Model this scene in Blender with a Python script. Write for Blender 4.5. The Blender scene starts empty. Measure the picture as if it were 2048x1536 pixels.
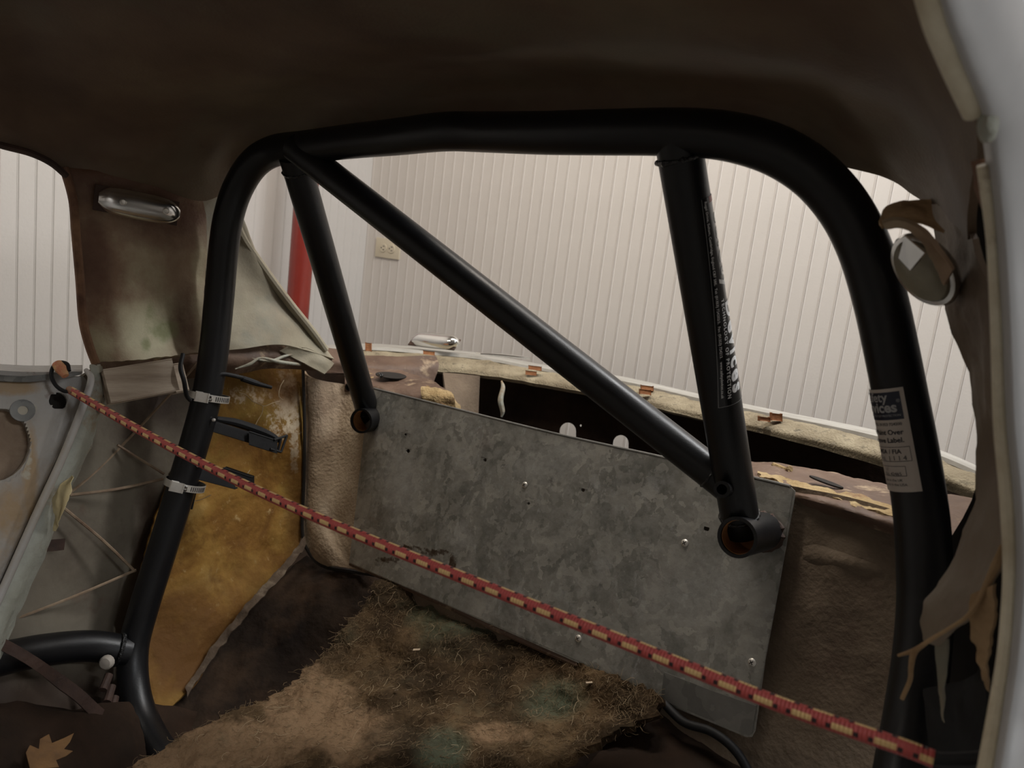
import bpy, bmesh, math, random
from mathutils import Vector, Matrix, noise
random.seed(7)
PI = math.pi
C = bpy.context.scene.collection

# ------------------------------------------------------------------ camera
F = 1480.0                                   # focal length in pixels of the 2048 x 1536 frame
CAM = Vector((0, 0, 1.15))
PITCH, ROLL = math.radians(9.4), math.radians(7.07)
FW = Vector((0, math.cos(PITCH), -math.sin(PITCH)))
UP0 = Vector((0, math.sin(PITCH), math.cos(PITCH)))
R0 = Vector((1, 0, 0))
CX = R0 * math.cos(ROLL) + UP0 * math.sin(ROLL)
CY = UP0 * math.cos(ROLL) - R0 * math.sin(ROLL)
cd = bpy.data.cameras.new('camera'); cam = bpy.data.objects.new('camera', cd); C.objects.link(cam)
cam.matrix_world = Matrix(((CX.x, CY.x, -FW.x, CAM.x), (CX.y, CY.y, -FW.y, CAM.y), (CX.z, CY.z, -FW.z, CAM.z), (0, 0, 0, 1)))
cd.sensor_width = 36; cd.lens = F * 36 / 2048; cd.clip_start = .02
cd.dof.use_dof = True; cd.dof.focus_distance = 1.05; cd.dof.aperture_fstop = 8
bpy.context.scene.camera = cam

# ------------------------------------------------------------------ light and exposure
sc = bpy.context.scene
sc.view_settings.view_transform = 'Standard'; sc.view_settings.look = 'None'
sc.view_settings.gamma = 1; sc.view_settings.use_curve_mapping = False
sc.view_settings.exposure = 0.0
w = bpy.data.worlds.new('world'); sc.world = w; w.use_nodes = True
w.node_tree.nodes['Background'].inputs[0].default_value = (.6, .7, .85, 1)
w.node_tree.nodes['Background'].inputs[1].default_value = 0.05
N1 = Vector((.5, .8660254, 0)); U1 = Vector((.8660254, -.5, 0))        # right wall: normal outwards, direction to the right
N2 = Vector((-.8660254, .5, 0)); U2 = Vector((.5, .8660254, 0))        # left wall
D1, D2 = 2.15, 1.95
CEIL = 2.75
def area(name, loc, target, sx, sy, power, col):
    l = bpy.data.lights.new(name, 'AREA'); l.shape = 'RECTANGLE'; l.size = sx; l.size_y = sy; l.energy = power; l.color = col
    o = bpy.data.objects.new(name, l); C.objects.link(o); o.location = loc
    o.rotation_euler = (Vector(target) - Vector(loc)).to_track_quat('-Z', 'Y').to_euler(); return o
LAMPS = [(Vector((-0.2, 1.35, CEIL - .07)), 22, (1, .90, .78)), (Vector((-2.0, 0.3, CEIL - .07)), 15, (1, .93, .84)),
         (Vector((1.2, 1.15, CEIL - .07)), 38, (.95, .96, .97)), (Vector((2.35, -1.6, CEIL - .07)), 50, (.92, .96, 1))]
for p, e, col in LAMPS:
    area('ceiling_lamp_light', p, p + Vector((0, 0, -1)), 1.2, .14, e, col)

# ------------------------------------------------------------------ helpers
def V(px, py, z):
    return CAM + CX * ((px - 1024) / F * z) - CY * ((py - 768) / F * z) + FW * z
def Vs(l): return [V(*p) for p in l]
def proj(p):
    q = p - CAM; z = q.dot(FW); return (1024 + F * q.dot(CX) / z, 768 - F * q.dot(CY) / z, z)

def _mat(name):
    m = bpy.data.materials.new(name); m.use_nodes = True; nt = m.node_tree
    return m, nt, nt.nodes['Principled BSDF']
def mat(name, cols, scale=8, detail=6, rough=.6, metal=0, bump=.0, bscale=60, dist=0.0, spec=.5, seed=0, voro=0, layers=(), rvar=0, coat=0, stretch=None, bdetail=4, attrs=()):
    """cols: [(pos, rgb)...] ramp driven by noise; layers: [(rgb, scale, lo, hi, stretch)] patches laid over it"""
    m, nt, b = _mat(name); N = nt.nodes; L = nt.links
    tc = N.new('ShaderNodeTexCoord')
    mp = N.new('ShaderNodeMapping'); L.new(tc.outputs['Object'], mp.inputs[0]); mp.inputs['Location'].default_value = (seed * 3.1, seed * 1.7, seed)
    if stretch: mp.inputs['Scale'].default_value = stretch
    if voro:
        vo = N.new('ShaderNodeTexVoronoi'); vo.inputs['Scale'].default_value = voro
        nz0 = N.new('ShaderNodeTexNoise'); nz0.inputs['Scale'].default_value = voro * .6; nz0.inputs['Detail'].default_value = 4
        L.new(mp.outputs[0], nz0.inputs['Vector'])
        mxv = N.new('ShaderNodeMixRGB'); mxv.inputs[0].default_value = .10; L.new(mp.outputs[0], mxv.inputs[1]); L.new(nz0.outputs['Color'], mxv.inputs[2])
        L.new(mxv.outputs[0], vo.inputs['Vector'])
    nz = N.new('ShaderNodeTexNoise'); nz.inputs['Scale'].default_value = scale; nz.inputs['Detail'].default_value = detail
    nz.inputs['Roughness'].default_value = .62; nz.inputs['Distortion'].default_value = dist
    L.new(mp.outputs[0], nz.inputs['Vector'])
    fac = nz.outputs['Fac']
    if voro:
        mm = N.new('ShaderNodeMixRGB'); mm.inputs[0].default_value = .30
        L.new(nz.outputs['Fac'], mm.inputs[1]); L.new(vo.outputs['Color'], mm.inputs[2]); fac = mm.outputs[0]
    rp = N.new('ShaderNodeValToRGB'); L.new(fac, rp.inputs[0])
    el = rp.color_ramp.elements
    el[0].position = cols[0][0]; el[0].color = (*cols[0][1], 1); el[1].position = cols[-1][0]; el[1].color = (*cols[-1][1], 1)
    for p, c in cols[1:-1]:
        e = el.new(p); e.color = (*c, 1)
    out = rp.outputs[0]
    for i, ly in enumerate(layers):
        rgb, s, lo, hi = ly[:4]
        n2 = N.new('ShaderNodeTexNoise'); n2.inputs['Scale'].default_value = s; n2.inputs['Detail'].default_value = 7; n2.inputs['Roughness'].default_value = .68
        mp2 = N.new('ShaderNodeMapping'); L.new(tc.outputs['Object'], mp2.inputs[0]); mp2.inputs['Location'].default_value = (i * 5.3 + seed, i * 2.9, 7 + i)
        if len(ly) > 4: mp2.inputs['Scale'].default_value = ly[4]
        L.new(mp2.outputs[0], n2.inputs['Vector'])
        r2 = N.new('ShaderNodeMapRange'); r2.inputs[1].default_value = lo; r2.inputs[2].default_value = hi; L.new(n2.outputs['Fac'], r2.inputs[0])
        mx = N.new('ShaderNodeMixRGB'); L.new(r2.outputs[0], mx.inputs[0]); L.new(out, mx.inputs[1]); mx.inputs[2].default_value = (*rgb, 1)
        out = mx.outputs[0]
    for i, (an, rgb, s, edge) in enumerate(attrs):
        at = N.new('ShaderNodeAttribute'); at.attribute_name = an
        n2 = N.new('ShaderNodeTexNoise'); n2.inputs['Scale'].default_value = s; n2.inputs['Detail'].default_value = 7; n2.inputs['Roughness'].default_value = .7; L.new(mp.outputs[0], n2.inputs['Vector'])
        ad = N.new('ShaderNodeMath'); ad.operation = 'MULTIPLY_ADD'; L.new(n2.outputs['Fac'], ad.inputs[0]); ad.inputs[1].default_value = 1.6; L.new(at.outputs['Fac'], ad.inputs[2])
        r2 = N.new('ShaderNodeMapRange'); r2.inputs[1].default_value = 1.3 - edge; r2.inputs[2].default_value = 1.3 + edge; L.new(ad.outputs[0], r2.inputs[0])
        mx = N.new('ShaderNodeMixRGB'); L.new(r2.outputs[0], mx.inputs[0]); L.new(out, mx.inputs[1]); mx.inputs[2].default_value = (*rgb, 1)
        out = mx.outputs[0]
    L.new(out, b.inputs['Base Color'])
    b.inputs['Roughness'].default_value = rough; b.inputs['Metallic'].default_value = metal
    b.inputs['Specular IOR Level'].default_value = spec
    if coat: b.inputs['Coat Weight'].default_value = coat; b.inputs['Coat Roughness'].default_value = .12
    if rvar:
        r3 = N.new('ShaderNodeMapRange'); L.new(nz.outputs['Fac'], r3.inputs[0]); r3.inputs[1].default_value = .3; r3.inputs[2].default_value = .7
        r3.inputs[3].default_value = rough - rvar; r3.inputs[4].default_value = rough + rvar; L.new(r3.outputs[0], b.inputs['Roughness'])
    if bump:
        n4 = N.new('ShaderNodeTexNoise'); n4.inputs['Scale'].default_value = bscale; n4.inputs['Detail'].default_value = bdetail; L.new(mp.outputs[0], n4.inputs['Vector'])
        bp = N.new('ShaderNodeBump'); bp.inputs['Strength'].default_value = bump; bp.inputs['Distance'].default_value = .004
        L.new(n4.outputs['Fac'], bp.inputs['Height']); L.new(bp.outputs[0], b.inputs['Normal'])
    return m
def flat(name, rgb, rough=.5, metal=0, spec=.5):
    m, nt, b = _mat(name); b.inputs['Base Color'].default_value = (*rgb, 1); b.inputs['Roughness'].default_value = rough
    b.inputs['Metallic'].default_value = metal; b.inputs['Specular IOR Level'].default_value = spec; return m

def wloc(o):
    v = Vector((0, 0, 0))
    while o is not None: v += o.location; o = o.parent
    return v
def mesh(name, verts, faces, mats, parent=None, smooth=35, mi=None, uvs=None, label=None, cat=None, group=None, kind=None, origin=None, wear=None):
    """verts in world coordinates"""
    if not isinstance(mats, (list, tuple)): mats = [mats]
    if parent is not None: off = wloc(parent)
    else:
        if origin is None:
            mn = [min(v[i] for v in verts) for i in range(3)]; mx = [max(v[i] for v in verts) for i in range(3)]
            origin = Vector(((mn[0] + mx[0]) / 2, (mn[1] + mx[1]) / 2, mn[2]))
        off = Vector(origin)
    me = bpy.data.meshes.new(name); me.from_pydata([tuple(Vector(v) - off) for v in verts], [], faces)
    for m in mats: me.materials.append(m)
    if mi: me.polygons.foreach_set('material_index', mi)
    if uvs:
        uv = me.uv_layers.new(name='uv')
        for lp in me.loops: uv.data[lp.index].uv = uvs[lp.vertex_index]
    if smooth:
        me.polygons.foreach_set('use_smooth', [True] * len(me.polygons))
        me.set_sharp_from_angle(angle=math.radians(smooth))
    if wear:  # vertex masks for stains and for painted shade
        for an, spots in wear.items():
            at = me.attributes.new(an, 'FLOAT', 'POINT'); vals = []
            for v in verts:
                x, y, _ = proj(v); q = 0
                for (cx_, cy_, rx, ry, *st) in spots:
                    d_ = math.hypot((x - cx_) / rx, (y - cy_) / ry); q = max(q, (st[0] if st else 1) * max(0, min(1, 1.5 - d_)))
                vals.append(q)
            at.data.foreach_set('value', vals)
    me.update()
    o = bpy.data.objects.new(name, me); C.objects.link(o)
    if parent is not None: o.parent = parent
    else: o.location = off
    if label: o['label'] = label
    if cat: o['category'] = cat
    if group: o['group'] = group
    if kind: o['kind'] = kind
    return o
def thing(name, loc, label, cat, group=None):
    o = bpy.data.objects.new(name, None); C.objects.link(o); o.location = loc; o.empty_display_size = .05
    o['label'] = label; o['category'] = cat
    if group: o['group'] = group
    return o

def cr(p0, p1, p2, p3, t):
    return .5 * ((2 * p1) + (p2 - p0) * t + (2 * p0 - 5 * p1 + 4 * p2 - p3) * t * t + (3 * p1 - p0 - 3 * p2 + p3) * t ** 3)
def spline(pts, n):
    """catmull-rom through pts, n+1 samples in total per whole curve"""
    k = len(pts) - 1; out = []
    P = [2 * pts[0] - pts[1]] + list(pts) + [2 * pts[-1] - pts[-2]]
    for i in range(n + 1):
        s = i / n * k; j = min(int(s), k - 1); t = s - j
        out.append(cr(P[j], P[j + 1], P[j + 2], P[j + 3], t))
    return out
def tube_data(pts, r, seg=16, n=None, cap=True, sp=True, uvs=False, flatten=None):
    pts = [Vector(p) for p in pts]
    if sp and len(pts) > 2:
        n = n or (len(pts) - 1) * 8; path = spline(pts, n)
        if isinstance(r, (list, tuple)):
            k = len(r) - 1; rr = []
            for i in range(n + 1):
                s = i / n * k; j = min(int(s), k - 1); rr.append(r[j] + (r[j + 1] - r[j]) * (s - j))
        else: rr = [r] * (n + 1)
    elif n and len(pts) == 2:
        path = [pts[0].lerp(pts[1], i / n) for i in range(n + 1)]; rr = [r] * (n + 1) if not isinstance(r, (list, tuple)) else [r[0] + (r[1] - r[0]) * i / n for i in range(n + 1)]
    else: path = pts; rr = list(r) if isinstance(r, (list, tuple)) else [r] * len(pts)
    vs, fs, uv = [], [], []
    t = (path[1] - path[0]).normalized()
    nrm = t.orthogonal().normalized() if flatten is None else (flatten - t * flatten.dot(t)).normalized()
    ln = 0
    for i, p in enumerate(path):
        a = path[max(i - 1, 0)]; b = path[min(i + 1, len(path) - 1)]
        t2 = (b - a).normalized() if (b - a).length > 1e-9 else t
        if i: ln += (p - path[i - 1]).length
        nrm = (nrm - t2 * nrm.dot(t2)).normalized(); t = t2; bn = t.cross(nrm)
        for k in range(seg):
            a_ = 2 * PI * k / seg
            vs.append(p + (nrm * math.cos(a_) + bn * math.sin(a_)) * rr[i]); uv.append((ln, k / seg))
    m = len(path)
    for i in range(m - 1):
        for k in range(seg):
            k2 = (k + 1) % seg
            fs.append((i * seg + k, i * seg + k2, (i + 1) * seg + k2, (i + 1) * seg + k))
    if cap:
        fs.append(tuple(range(seg - 1, -1, -1))); fs.append(tuple((m - 1) * seg + k for k in range(seg)))
    return (vs, fs, uv) if uvs else (vs, fs)
class MB:
    def __init__(s): s.v = []; s.f = []; s.m = []
    def add(s, d, mi=0):
        o = len(s.v); s.v += list(d[0]); s.f += [tuple(i + o for i in f) for f in d[1]]; s.m += [mi] * len(d[1]); return s
    def build(s, name, mats, parent=None, **k): return mesh(name, s.v, s.f, mats, parent, mi=s.m, **k)
def tube(name, pts, r, m, parent=None, seg=16, n=None, cap=True, sp=True, **k):
    d = tube_data(pts, r, seg, n, cap, sp); return mesh(name, d[0], d[1], m, parent, **k)
def pipe_data(a, b, ro, ri, seg=32, taper=0):
    """hollow straight pipe"""
    t = (b - a).normalized(); n = t.orthogonal().normalized(); bn = t.cross(n); vs = []; fs = []
    for p, r in ((a, ri), (a, ro), (b, ro), (b, ri)):
        for k in range(seg):
            q = 2 * PI * k / seg; vs.append(p + (n * math.cos(q) + bn * math.sin(q)) * r)
    for j in range(4):
        for k in range(seg):
            k2 = (k + 1) % seg; j2 = (j + 1) % 4
            fs.append((j * seg + k, j * seg + k2, j2 * seg + k2, j2 * seg + k))
    return vs, fs
def box_data(c, ax, ay, az, bev=0):
    """box with half-axis vectors"""
    bm = bmesh.new(); bmesh.ops.create_cube(bm, size=2)
    for v in bm.verts: v.co = Vector(c) + ax * v.co.x + ay * v.co.y + az * v.co.z
    if bev: bmesh.ops.bevel(bm, geom=bm.edges[:], offset=bev, segments=2, affect='EDGES', profile=.6)
    bmesh.ops.recalc_face_normals(bm, faces=bm.faces[:])
    bm.verts.index_update(); d = ([v.co.copy() for v in bm.verts], [tuple(v.index for v in f.verts) for f in bm.faces]); bm.free(); return d
def grid_pts(rows, nu, nv):
    """rows of equal length lists of world points -> (nv+1) x (nu+1) smooth grid"""
    R = [spline(r, nu) for r in rows]
    cols = [spline([R[j][i] for j in range(len(R))], nv) if len(R) > 2 else [R[0][i].lerp(R[1][i], k / nv) for k in range(nv + 1)] for i in range(nu + 1)]
    return [[cols[i][j] for i in range(nu + 1)] for j in range(nv + 1)]
def sheet_data(G, thick=.004, amp=0, ns=20, rag=0, skip=None, away=True):
    """grid of points made into a sheet with thickness; back side is away from the camera"""
    nv, nu = len(G), len(G[0])
    def nrm(j, i):
        a = G[j][min(i + 1, nu - 1)] - G[j][max(i - 1, 0)]; b = G[min(j + 1, nv - 1)][i] - G[max(j - 1, 0)][i]
        n = a.cross(b)
        if n.length < 1e-12: n = FW.copy()
        n.normalize(); return n
    Nn = [[nrm(j, i) for i in range(nu)] for j in range(nv)]
    s = 0
    for j in range(nv):
        for i in range(nu): s += Nn[j][i].dot(G[j][i] - CAM)
    sg = 1 if s > 0 else -1
    top = []; bot = []
    for j in range(nv):
        for i in range(nu):
            n = Nn[j][i] * sg; p = G[j][i]
            if amp: p = p + n * (noise.fractal(p * ns, 1, 2, 4) * amp)
            if rag and (i in (0, nu - 1) or j in (0, nv - 1)):
                q = noise.noise(p * 90) * rag
                e = (G[j][1] - G[j][0]).normalized() if i == 0 else (G[j][-2] - G[j][-1]).normalized() if i == nu - 1 else Vector((0, 0, 0))
                e2 = (G[1][i] - G[0][i]).normalized() if j == 0 else (G[-2][i] - G[-1][i]).normalized() if j == nv - 1 else Vector((0, 0, 0))
                p = p + (e + e2) * q
            top.append(p); bot.append(p + n * thick)
    o = nv * nu; vs = top + bot; fs = []
    def id(j, i): return j * nu + i
    used = set()
    for j in range(nv - 1):
        for i in range(nu - 1):
            if skip and skip(j, i): continue
            used.add((j, i))
    for (j, i) in used:
        q = (id(j, i), id(j, i + 1), id(j + 1, i + 1), id(j + 1, i))
        if sg > 0: q = q[::-1]
        fs.append(q); fs.append(tuple(k + o for k in q[::-1]))
        for (dj, di, a, b) in ((-1, 0, id(j, i), id(j, i + 1)), (1, 0, id(j + 1, i + 1), id(j + 1, i)), (0, -1, id(j + 1, i), id(j, i)), (0, 1, id(j, i + 1), id(j + 1, i + 1))):
            if (j + dj, i + di) not in used:
                e = (a, b, b + o, a + o)
                if sg < 0: e = e[::-1]
                fs.append(e)
    u2 = sorted({k for f in fs for k in f}); mp = {k: n for n, k in enumerate(u2)}
    return [vs[k] for k in u2], [tuple(mp[k] for k in f) for f in fs]
def sheet(name, rows, nu, nv, m, parent=None, thick=.004, amp=0, ns=20, rag=0, skip=None, **k):
    G = grid_pts([Vs(r) for r in rows], nu, nv)
    d = sheet_data(G, thick, amp, ns, rag, skip); return mesh(name, d[0], d[1], m, parent, **k)
class Plane:
    """plane through three (px, py, z) picks"""
    def __init__(s, a, b, c):
        s.p = V(*a); s.n = (V(*b) - s.p).cross(V(*c) - s.p).normalized()
        if s.n.dot(FW) > 0: s.n = -s.n          # towards the camera
    def at(s, px, py, off=0):
        d = V(px, py, 1) - CAM; p0 = s.p + s.n * off
        return CAM + d * ((p0 - CAM).dot(s.n) / d.dot(s.n))
def plate_data(pl, outline, thick, off=0, holes=(), bev=0, seg=1):
    """flat plate cut to an outline of pixel picks on a plane; front at off, back at off-thick; holes = lists of picks"""
    loops = [[pl.at(x, y, off) for x, y in outline]] + [[pl.at(x, y, off) for x, y in h] for h in holes]
    bm = bmesh.new(); es = []
    for lp in loops:
        vv = [bm.verts.new(p) for p in lp]
        es += [bm.edges.new((vv[i], vv[(i + 1) % len(vv)])) for i in range(len(vv))]
    bmesh.ops.triangle_fill(bm, use_beauty=True, use_dissolve=False, edges=es, normal=pl.n)
    bmesh.ops.dissolve_limit(bm, angle_limit=.001, verts=bm.verts[:], edges=bm.edges[:]) if not holes else None
    r = bmesh.ops.extrude_face_region(bm, geom=bm.faces[:])
    for g in r['geom']:
        if isinstance(g, bmesh.types.BMVert): g.co -= pl.n * thick
    bmesh.ops.recalc_face_normals(bm, faces=bm.faces[:])
    bm.verts.index_update(); d = ([v.co.copy() for v in bm.verts], [tuple(v.index for v in f.verts) for f in bm.faces]); bm.free(); return d
def circ(x, y, rx, ry=None, n=16, rot=0):
    ry = ry or rx; c, s = math.cos(rot), math.sin(rot)
    return [(x + rx * math.cos(2 * PI * i / n) * c - ry * math.sin(2 * PI * i / n) * s, y + rx * math.cos(2 * PI * i / n) * s + ry * math.sin(2 * PI * i / n) * c) for i in range(n)]
def lathe_data(c, axis, prof, seg=20, sx=1, sy=1, xdir=None):
    """profile [(r, h)] revolved about axis at c"""
    axis = axis.normalized(); n = axis.orthogonal().normalized() if xdir is None else (xdir - axis * xdir.dot(axis)).normalized(); b = axis.cross(n); vs = []; fs = []
    for r, h in prof:
        for k in range(seg):
            q = 2 * PI * k / seg; vs.append(c + axis * h + n * (math.cos(q) * r * sx) + b * (math.sin(q) * r * sy))
    for j in range(len(prof) - 1):
        for k in range(seg):
            k2 = (k + 1) % seg; fs.append((j * seg + k, j * seg + k2, (j + 1) * seg + k2, (j + 1) * seg + k))
    fs.append(tuple(range(seg - 1, -1, -1))); fs.append(tuple((len(prof) - 1) * seg + k for k in range(seg)))
    return vs, fs
def glyphs(txt, size, bold=0.0, align='LEFT', maxedge=.003, sx=1, space=1):
    cu = bpy.data.curves.new('t', 'FONT'); cu.body = txt; cu.space_character = space; cu.size = size; cu.offset = bold * size; cu.align_x = align; cu.resolution_u = 3
    o = bpy.data.objects.new('t', cu); C.objects.link(o)
    dg = bpy.context.evaluated_depsgraph_get(); me = bpy.data.meshes.new_from_object(o.evaluated_get(dg))
    bm = bmesh.new(); bm.from_mesh(me); bmesh.ops.triangulate(bm, faces=bm.faces[:])
    for _ in range(3):
        es = [e for e in bm.edges if e.calc_length() > maxedge]
        if not es: break
        bmesh.ops.subdivide_edges(bm, edges=es, cuts=1); bmesh.ops.triangulate(bm, faces=[f for f in bm.faces if len(f.verts) > 3])
    bm.verts.index_update()
    vs = [(v.co.x * sx, v.co.y) for v in bm.verts]; fs = [tuple(v.index for v in f.verts) for f in bm.faces]
    bm.free(); bpy.data.objects.remove(o); bpy.data.curves.remove(cu); bpy.data.meshes.remove(me)
    return vs, fs

# ------------------------------------------------------------------ materials
M = {}
M['wall'] = mat('painted_beadboard', [(.3, (.60, .56, .52)), (.7, (.66, .62, .58))], scale=1.2, rough=.45, bump=.08, bscale=180, layers=[((.50, .46, .44), 3, .62, .85)])
M['wall_l'] = mat('painted_beadboard_pale', [(.3, (.60, .58, .56)), (.7, (.66, .635, .61))], scale=1.6, rough=.5, bump=.12, bscale=120, layers=[((.52, .48, .47), 4, .6, .85)])
M['white'] = mat('ceiling_white', [(.3, (.60, .58, .55)), (.7, (.66, .64, .61))], scale=2, rough=.8)
M['concrete'] = mat('concrete', [(.3, (.16, .15, .14)), (.7, (.24, .23, .21))], scale=3, rough=.7, bump=.2)
M['black'] = mat('black_powder_coat', [(.3, (.006, .006, .007)), (.75, (.010, .010, .011))], scale=14, rough=.38, spec=.4, bump=.05, bscale=400, rvar=.06, layers=[((.05, .05, .05), 55, .72, .8)])
M['black_dull'] = mat('dull_black_steel', [(.3, (.010, .010, .011)), (.7, (.020, .020, .021))], scale=20, rough=.6, spec=.3, bump=.1, bscale=200)
M['weld'] = mat('painted_weld', [(.3, (.008, .008, .009)), (.7, (.02, .02, .02))], scale=60, rough=.2, bump=.9, bscale=260)
M['rust_in'] = mat('rusty_bore', [(.3, (.30, .12, .04)), (.7, (.60, .30, .11))], scale=40, rough=.7, bump=.3, bscale=120)
M['galv'] = mat('galvanised_steel', [(.36, (.165, .165, .148)), (.45, (.22, .217, .195)), (.54, (.28, .274, .248)), (.66, (.39, .378, .342))], scale=13, detail=10, rough=.5, metal=.4, voro=52, bump=.12, bscale=90, rvar=.1, dist=.9,
                layers=[((.46, .46, .45), 16, .58, .80), ((.17, .13, .115), 5, .56, .8), ((.42, .43, .42), 60, .60, .74, (1, 1, .5)), ((.10, .10, .095), 26, .62, .74), ((.30, .27, .25), 120, .66, .76)],
                attrs=[('drip', (.055, .035, .02), 90, .10), ('white', (.42, .42, .40), 60, .6)])
M['galv2'] = mat('galvanised_steel_plain', [(.35, (.11, .108, .10)), (.65, (.20, .195, .18))], scale=14, rough=.5, metal=.35, voro=30, bump=.05, bscale=60)
M['vinyl2'] = mat('grimy_brown_vinyl', [(.28, (.14, .10, .072)), (.5, (.22, .168, .122)), (.72, (.28, .23, .17))], scale=4, rough=.6, bump=.1, bscale=240, layers=[((.10, .055, .035), 8, .60, .8)])
M['vinyl'] = mat('stained_brown_headlining', [(.28, (.065, .036, .022)), (.5, (.13, .082, .05)), (.72, (.20, .15, .09))], scale=3.2, detail=5, rough=.62, bump=.12, bscale=260, layers=[((.03, .018, .012), 9, .68, .8), ((.13, .11, .07), 4, .5, .8)])
M['trim'] = mat('stained_vinyl_pillar_trim', [(.25, (.20, .11, .06)), (.42, (.30, .19, .12)), (.56, (.40, .30, .20)), (.75, (.46, .42, .30))], scale=5, detail=5, rough=.6, bump=.12, bscale=300, dist=.3, layers=[((.08, .04, .02), 12, .68, .82)],
                attrs=[('pale', (.58, .54, .36), 14, .45), ('trim_shade', (.13, .062, .035), 10, .4), ('mould', (.30, .31, .15), 50, .35)])
M['trim2'] = mat('pale_grey_vinyl_trim', [(.3, (.19, .15, .10)), (.5, (.28, .245, .18)), (.7, (.37, .34, .25))], scale=5, rough=.6, bump=.12, bscale=260, layers=[((.20, .21, .17), 6, .52, .7), ((.10, .06, .04), 16, .7, .8)])
M['edge_cream'] = mat('cream_edging', [(.3, (.55, .48, .34)), (.7, (.78, .73, .58))], scale=30, rough=.6, bump=.2, bscale=200, layers=[((.16, .08, .04), 20, .6, .75)])
M['edge_rust'] = mat('rust_stained_edge', [(.3, (.10, .04, .02)), (.7, (.28, .15, .08))], scale=26, rough=.7, bump=.3, bscale=160)
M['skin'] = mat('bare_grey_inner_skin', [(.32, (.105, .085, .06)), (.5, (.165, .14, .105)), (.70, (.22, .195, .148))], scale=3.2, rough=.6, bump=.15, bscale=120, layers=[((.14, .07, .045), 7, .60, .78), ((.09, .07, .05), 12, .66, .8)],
                attrs=[('grime_shade', (.055, .036, .025), 9, .45)])
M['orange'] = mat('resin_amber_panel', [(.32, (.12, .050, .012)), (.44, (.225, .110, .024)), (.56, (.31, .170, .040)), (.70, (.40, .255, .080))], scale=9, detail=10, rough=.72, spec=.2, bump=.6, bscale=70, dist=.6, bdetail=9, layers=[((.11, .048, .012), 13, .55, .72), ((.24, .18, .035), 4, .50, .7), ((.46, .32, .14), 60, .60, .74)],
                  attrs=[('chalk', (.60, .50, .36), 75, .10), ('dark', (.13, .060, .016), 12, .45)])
M['felt_beige'] = mat('beige_fibre_skin', [(.25, (.24, .17, .115)), (.5, (.40, .31, .215)), (.75, (.52, .42, .30))], scale=6, detail=8, rough=.85, bump=.7, bscale=170, layers=[((.17, .10, .06), 9, .58, .76)], bdetail=8)
M['bulk'] = mat('stained_beige_bulkhead', [(.28, (.085, .058, .038)), (.5, (.16, .118, .080)), (.75, (.24, .185, .128))], scale=5, detail=8, rough=.8, bump=.5, bscale=150, layers=[((.10, .06, .04), 9, .58, .76)], bdetail=8)
M['brown'] = mat('brown_primer_rust', [(.28, (.062, .034, .022)), (.5, (.115, .068, .045)), (.72, (.165, .105, .072))], scale=9, detail=7, rough=.6, bump=.3, bscale=120, layers=[((.34, .25, .16), 20, .57, .68), ((.05, .022, .015), 14, .60, .76), ((.45, .38, .28), 90, .68, .76)])
M['foam'] = mat('yellow_foam', [(.3, (.28, .19, .085)), (.7, (.44, .335, .18))], scale=25, rough=.95, bump=.8, bscale=220, layers=[((.20, .10, .06), 16, .56, .7)])
M['rail'] = mat('fibrous_beige_rail', [(.28, (.17, .135, .085)), (.55, (.29, .245, .165)), (.75, (.38, .33, .23))], scale=16, detail=9, rough=.85, bump=.8, bscale=260, layers=[((.10, .085, .06), 60, .56, .7)], bdetail=8)
M['paint'] = mat('old_grey_white_paint', [(.3, (.40, .40, .405)), (.7, (.50, .50, .505))], scale=7, rough=.32, spec=.6, bump=.04, bscale=60, layers=[((.34, .33, .33), 14, .66, .8)])
M['paint2'] = mat('flaking_pale_door_paint', [(.25, (.26, .18, .11)), (.45, (.33, .30, .26)), (.7, (.38, .37, .36))], scale=7, rough=.5, bump=.25, bscale=90, layers=[((.15, .09, .06), 26, .66, .78)],
                  attrs=[('glue', (.33, .22, .11), 18, .25), ('smear', (.42, .37, .28), 60, .12)])
M['flake'] = mat('flaking_blue_white_paint', [(.3, (.27, .27, .22)), (.7, (.38, .39, .34))], scale=16, rough=.6, bump=.5, bscale=110, layers=[((.26, .17, .09), 14, .50, .64), ((.08, .05, .03), 36, .62, .72)])
M['door_brown'] = mat('brown_glued_recess', [(.3, (.17, .10, .055)), (.7, (.33, .24, .16))], scale=14, rough=.65, bump=.4, bscale=90, dist=.8, layers=[((.46, .40, .30), 30, .62, .72)])
M['filler'] = mat('cracked_joint_filler', [(.35, (.05, .032, .018)), (.55, (.09, .06, .038)), (.68, (.22, .175, .12))], scale=26, detail=9, rough=.85, bump=.6, bscale=90, bdetail=8)
M['dirt'] = mat('black_underseal_dirt', [(.28, (.008, .005, .004)), (.5, (.020, .013, .009)), (.75, (.04, .026, .017))], scale=9, detail=9, rough=.9, spec=.15, bump=.9, bscale=70, layers=[((.11, .08, .05), 26, .68, .76), ((.05, .03, .018), 7, .5, .7)], bdetail=8)
M['floor_dark'] = mat('dark_rusty_floor', [(.3, (.012, .007, .004)), (.7, (.035, .019, .011))], scale=9, rough=.85, spec=.2, bump=.6, bscale=60)
M['mat'] = mat('matted_jute_felt', [(.34, (.018, .012, .007)), (.46, (.050, .032, .017)), (.56, (.088, .056, .029)), (.70, (.16, .105, .055))], scale=9, detail=10, rough=.95, spec=.1, bump=1, bscale=130, dist=.3, layers=[((.03, .02, .011), 7, .50, .66), ((.20, .135, .075), 90, .64, .76)], bdetail=9,
               attrs=[('bare', (.19, .122, .070), 22, .16), ('green', (.085, .095, .062), 12, .4), ('dark', (.035, .025, .015), 14, .35)])
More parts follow.
